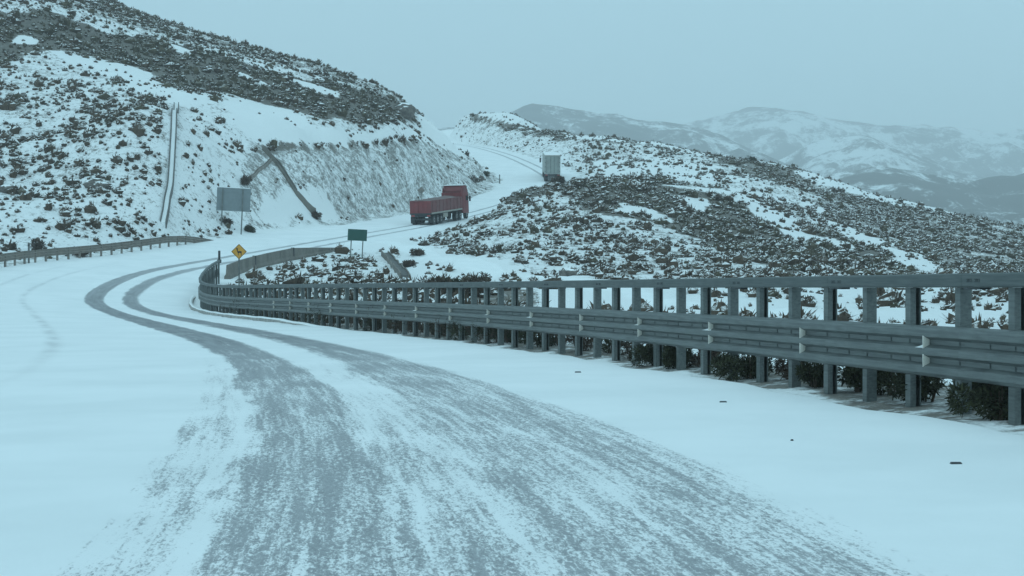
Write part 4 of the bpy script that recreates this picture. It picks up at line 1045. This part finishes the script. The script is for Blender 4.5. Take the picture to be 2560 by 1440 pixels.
# leafy bushes: many small sprays round a few stems
def bush(name, loc, rad, hgt, mat, label, group, seed, n=420, cat='bush', blade=0.045, spread=1.0):
    n = int(n * 3.4)
    r = np.random.default_rng(seed)
    root = empty(name, loc); tag(root, label, cat, group)
    lob = [(r.normal() * 0.5, r.normal() * 0.5, r.uniform(0.22, 0.62), r.uniform(0.25, 0.55)) for _ in range(9)]
    v = []; f = []
    for k in range(n):
        lx, ly, lz, lr = lob[r.integers(0, len(lob))]
        d = r.normal(size=3); d /= np.linalg.norm(d); q_ = lr * r.uniform(0.55, 1.05) ** 0.6
        c_ = np.array((lx + d[0] * q_, ly + d[1] * q_, max(0.03, lz + d[2] * q_ * 0.75)))
        c_ = c_ * np.array((rad, rad, hgt))
        up = d * 0.9 + np.array((0, 0, 0.2)) + r.normal(size=3) * 0.7; up /= np.linalg.norm(up)
        sd_ = np.cross(up, r.normal(size=3)); sd_ /= np.linalg.norm(sd_) + 1e-9
        ln = blade * r.uniform(0.6, 1.5); wd = ln * 0.32
        b0 = len(v); v += [tuple(c_ - up * ln * .3 + sd_ * wd * .5), tuple(c_ - up * ln * .3 - sd_ * wd * .5), tuple(c_ + up * ln - sd_ * wd * .25), tuple(c_ + up * ln + sd_ * wd * .25)]
        f.append((b0, b0 + 1, b0 + 2, b0 + 3))
    me = mesh_np('foliage', np.array(v), np.array(f)); attr_f(me, 'tint', np.repeat(r.uniform(0, 1, n), 4)); obj('foliage', me, mat, root)
    st_ = MB()
    for k in range(7):
        a = r.uniform(0, 6.28); st_.cyl((0.05 * math.cos(a), 0.05 * math.sin(a), -0.15), (rad * 0.5 * math.cos(a), rad * 0.5 * math.sin(a), hgt * r.uniform(0.5, 0.85)), 0.018, 0.006, 5, False)
    st_.build('stems', M['bush_brown'], root)
    return root

GB = 'bushes at the foot of the tall guardrail'
def by_barrier(px, back, rad, hgt, mat, label, seed, n=420):
    """bush standing `back` metres behind the tall barrier where the photo column px crosses it"""
    u = (tallP[:, 0] / np.maximum(tallP[:, 1], 1)) * 4500 + 1280
    k = np.argsort(u); b = np.array([np.interp(px, u[k], tallP[k, c]) for c in range(3)])
    d = np.array((b[0], b[1])); d /= np.linalg.norm(d)
    x, y = b[0] + d[0] * back + 0.25 * back, b[1] + d[1] * back
    bush('leafy_bush', (x, y, gnd(x, y) - 0.02), rad, hgt, mat, label, GB, seed, n)
for a in ((2505, 0.25, 0.36, 0.56, 'bush', 'dark bush under the guardrail at the right edge of the picture', 1, 900),
          (2410, 0.8, 0.30, 0.50, 'bush', 'dark green bush behind the guardrail, second from the right edge', 2, 700),
          (2295, 0.5, 0.42, 0.60, 'bush', 'broad dark green bush under the guardrail, third from the right edge', 3, 900),
          (2200, 0.9, 0.22, 0.44, 'bush', 'narrow green bush under the guardrail, fourth from the right edge', 4, 500),
          (2118, 0.8, 0.28, 0.46, 'bush', 'green bush under the guardrail, fifth from the right edge', 5, 600),
          (2028, 0.5, 0.28, 0.46, 'bush', 'round dark bush under the guardrail, sixth from the right edge', 6, 600),
          (1955, 1.0, 0.24, 0.44, 'bush_brown', 'small brown bush under the guardrail between two dark green ones', 7, 450),
          (1868, 0.4, 0.40, 0.52, 'bush', 'broad dark bush under the guardrail left of the small brown bush', 8, 800),
          (1740, 1.2, 0.28, 0.42, 'bush_brown', 'brown bush half hidden behind the guardrail posts, right of a long dark bush', 9, 450),
          (1690, 0.4, 0.30, 0.50, 'bush', 'right half of a pair of touching dark bushes under the guardrail', 10, 600),
          (1630, 0.4, 0.34, 0.52, 'bush', 'left half of a pair of touching dark bushes under the guardrail', 11, 600),
          (1560, 1.2, 0.34, 0.46, 'bush_brown', 'brown bush under the guardrail just left of the touching pair', 12, 450),
          (1490, 1.4, 0.34, 0.5, 'bush', 'dark bush under the guardrail below the snow capped boulder', 13, 450),
          (1420, 1.2, 0.36, 0.5, 'bush_brown', 'brown bush in the guardrail gap below the boulder', 14, 450),
          (1330, 1.0, 0.42, 0.5, 'bush', 'dark bush low behind the middle of the guardrail', 15, 450),
          (1250, 1.0, 0.44, 0.52, 'bush', 'dark bush below the guardrail left of its middle', 16, 450),
          (1170, 1.0, 0.5, 0.55, 'bush', 'long dark bush below the guardrail where its far half begins', 17, 500),
          (1085, 1.2, 0.5, 0.55, 'bush', 'dark bush below the far half of the guardrail', 18, 450),
          (1000, 1.0, 0.45, 0.5, 'bush_brown', 'brown bush below the far half of the guardrail', 19, 400),
          (920, 1.0, 0.55, 0.55, 'bush', 'dark bush below the guardrail under the green sign', 20, 400)):
    by_barrier(a[0], a[1], a[2], a[3], M[a[4]], a[5], a[6], a[7])

# hedge of scrub behind the far half of the tall barrier
rh = np.random.default_rng(77)
for k, pxh in enumerate(np.linspace(1350, 575, 34)):
    by_barrier(pxh + rh.normal() * 6, rh.uniform(0.7, 2.6), rh.uniform(0.5, 0.8), rh.uniform(0.7, 1.15), M['bush_brown' if rh.uniform() < 0.55 else 'bush'], 'dark scrub bush in the row hidden behind the far half of the tall guardrail', 300 + k, 170)

def big_bush(px, py, Y, rad, h, key, label, seed, n=300, blade=0.15):
    if Y is None: c = hit(px, py)
    else: c = at(px, py, Y)
    bush('shrub', (c[0], c[1], gnd(c[0], c[1]) - 0.05), rad, h, M[key], label, 'larger shrubs', seed, n, 'shrub', blade)
for a in ((90, 618, 136, 0.55, 1.5, 'bush_brown', 'round brown shrub behind the outer guardrail beside a thin marker post'),
          (205, 600, 139, 0.75, 0.8, 'bush_brown', 'broad snowy shrub behind the middle of the outer guardrail'),
          (792, 548, None, 0.55, 1.0, 'bush_brown', 'reddish brown shrub at the lower end of the diagonal chute'),
          (608, 460, None, 0.6, 1.1, 'bush_brown', 'reddish brown shrub above the large grey sign'),
          (625, 580, None, 0.6, 0.8, 'bush', 'dark shrub at the foot of the large grey sign, right post'),
          (563, 562, None, 0.55, 0.6, 'bush_brown', 'low brown shrub between the posts of the large grey sign'),
          (1185, 455, None, 0.9, 1.2, 'bush_brown', 'brown shrub on the rocky nose left of the far bend'),
          (1215, 440, None, 0.8, 1.0, 'bush', 'dark shrub on the rocky nose nearest the far bend'),
          (1395, 462, None, 0.7, 1.1, 'bush_brown', 'dark brown shrub on the mound crest below the box lorry'),
          (1880, 405, None, 1.2, 1.2, 'bush', 'dark shrub on the right skyline before the mountains'),
          (1085, 700, 98, 0.9, 1.6, 'bush_brown', 'dark brown shrub rising over the top rail, left of a pair'),
          (1115, 700, 99, 0.7, 1.35, 'bush', 'dark shrub rising over the top rail, middle of the pair'),
          (1190, 700, 97, 0.7, 1.5, 'bush_brown', 'dark brown shrub rising over the top rail, right of a pair'),
          (1045, 640, None, 0.6, 0.8, 'bush_brown', 'brown shrub at the left tip of the mound beside the junction'),
          (1018, 668, None, 0.45, 0.6, 'bush_brown', 'small round brown shrub beside the bend chute')):
    big_bush(*a, seed=int(a[0]))

# boulders
def boulder(px, py, Y, d, label, seed):
    import bmesh
    c = hit(px, py) if Y is None else at(px, py, Y)
    bm = bmesh.new(); bmesh.ops.create_icosphere(bm, subdivisions=3, radius=1)
    r = np.random.default_rng(seed); o1 = r.uniform(0, 50, 3)
    from mathutils import noise as mn
    for v in bm.verts:
        k = 1 + 0.28 * mn.noise(v.co * 1.3 + Vector(o1)) + 0.10 * mn.noise(v.co * 3.7 + Vector(o1))
        v.co = Vector((v.co.x * d[0] * k, v.co.y * d[1] * k, v.co.z * d[2] * k))
    me = bpy.data.meshes.new('boulder'); bm.to_mesh(me); bm.free()
    o = obj('boulder', me, M['rock'], None, (c[0], c[1], gnd(c[0], c[1]) + d[2] * 0.35)); tag(o, label, 'boulder', 'boulders'); return o
boulder(1420, 690, None, (0.62, 0.5, 0.4), 'round snow capped boulder at the foot of the mound just above the top rail', 4)
boulder(240, 472, None, (1.15, 0.7, 0.62), 'long dark boulder with a snow cap on the left slope', 9)
boulder(15, 480, None, (0.8, 0.6, 0.45), 'brown boulder at the left edge of the picture', 12)
boulder(1010, 290, None, (1.6, 1.2, 1.5), 'dark rocky outcrop on the right end of the left skyline', 15)
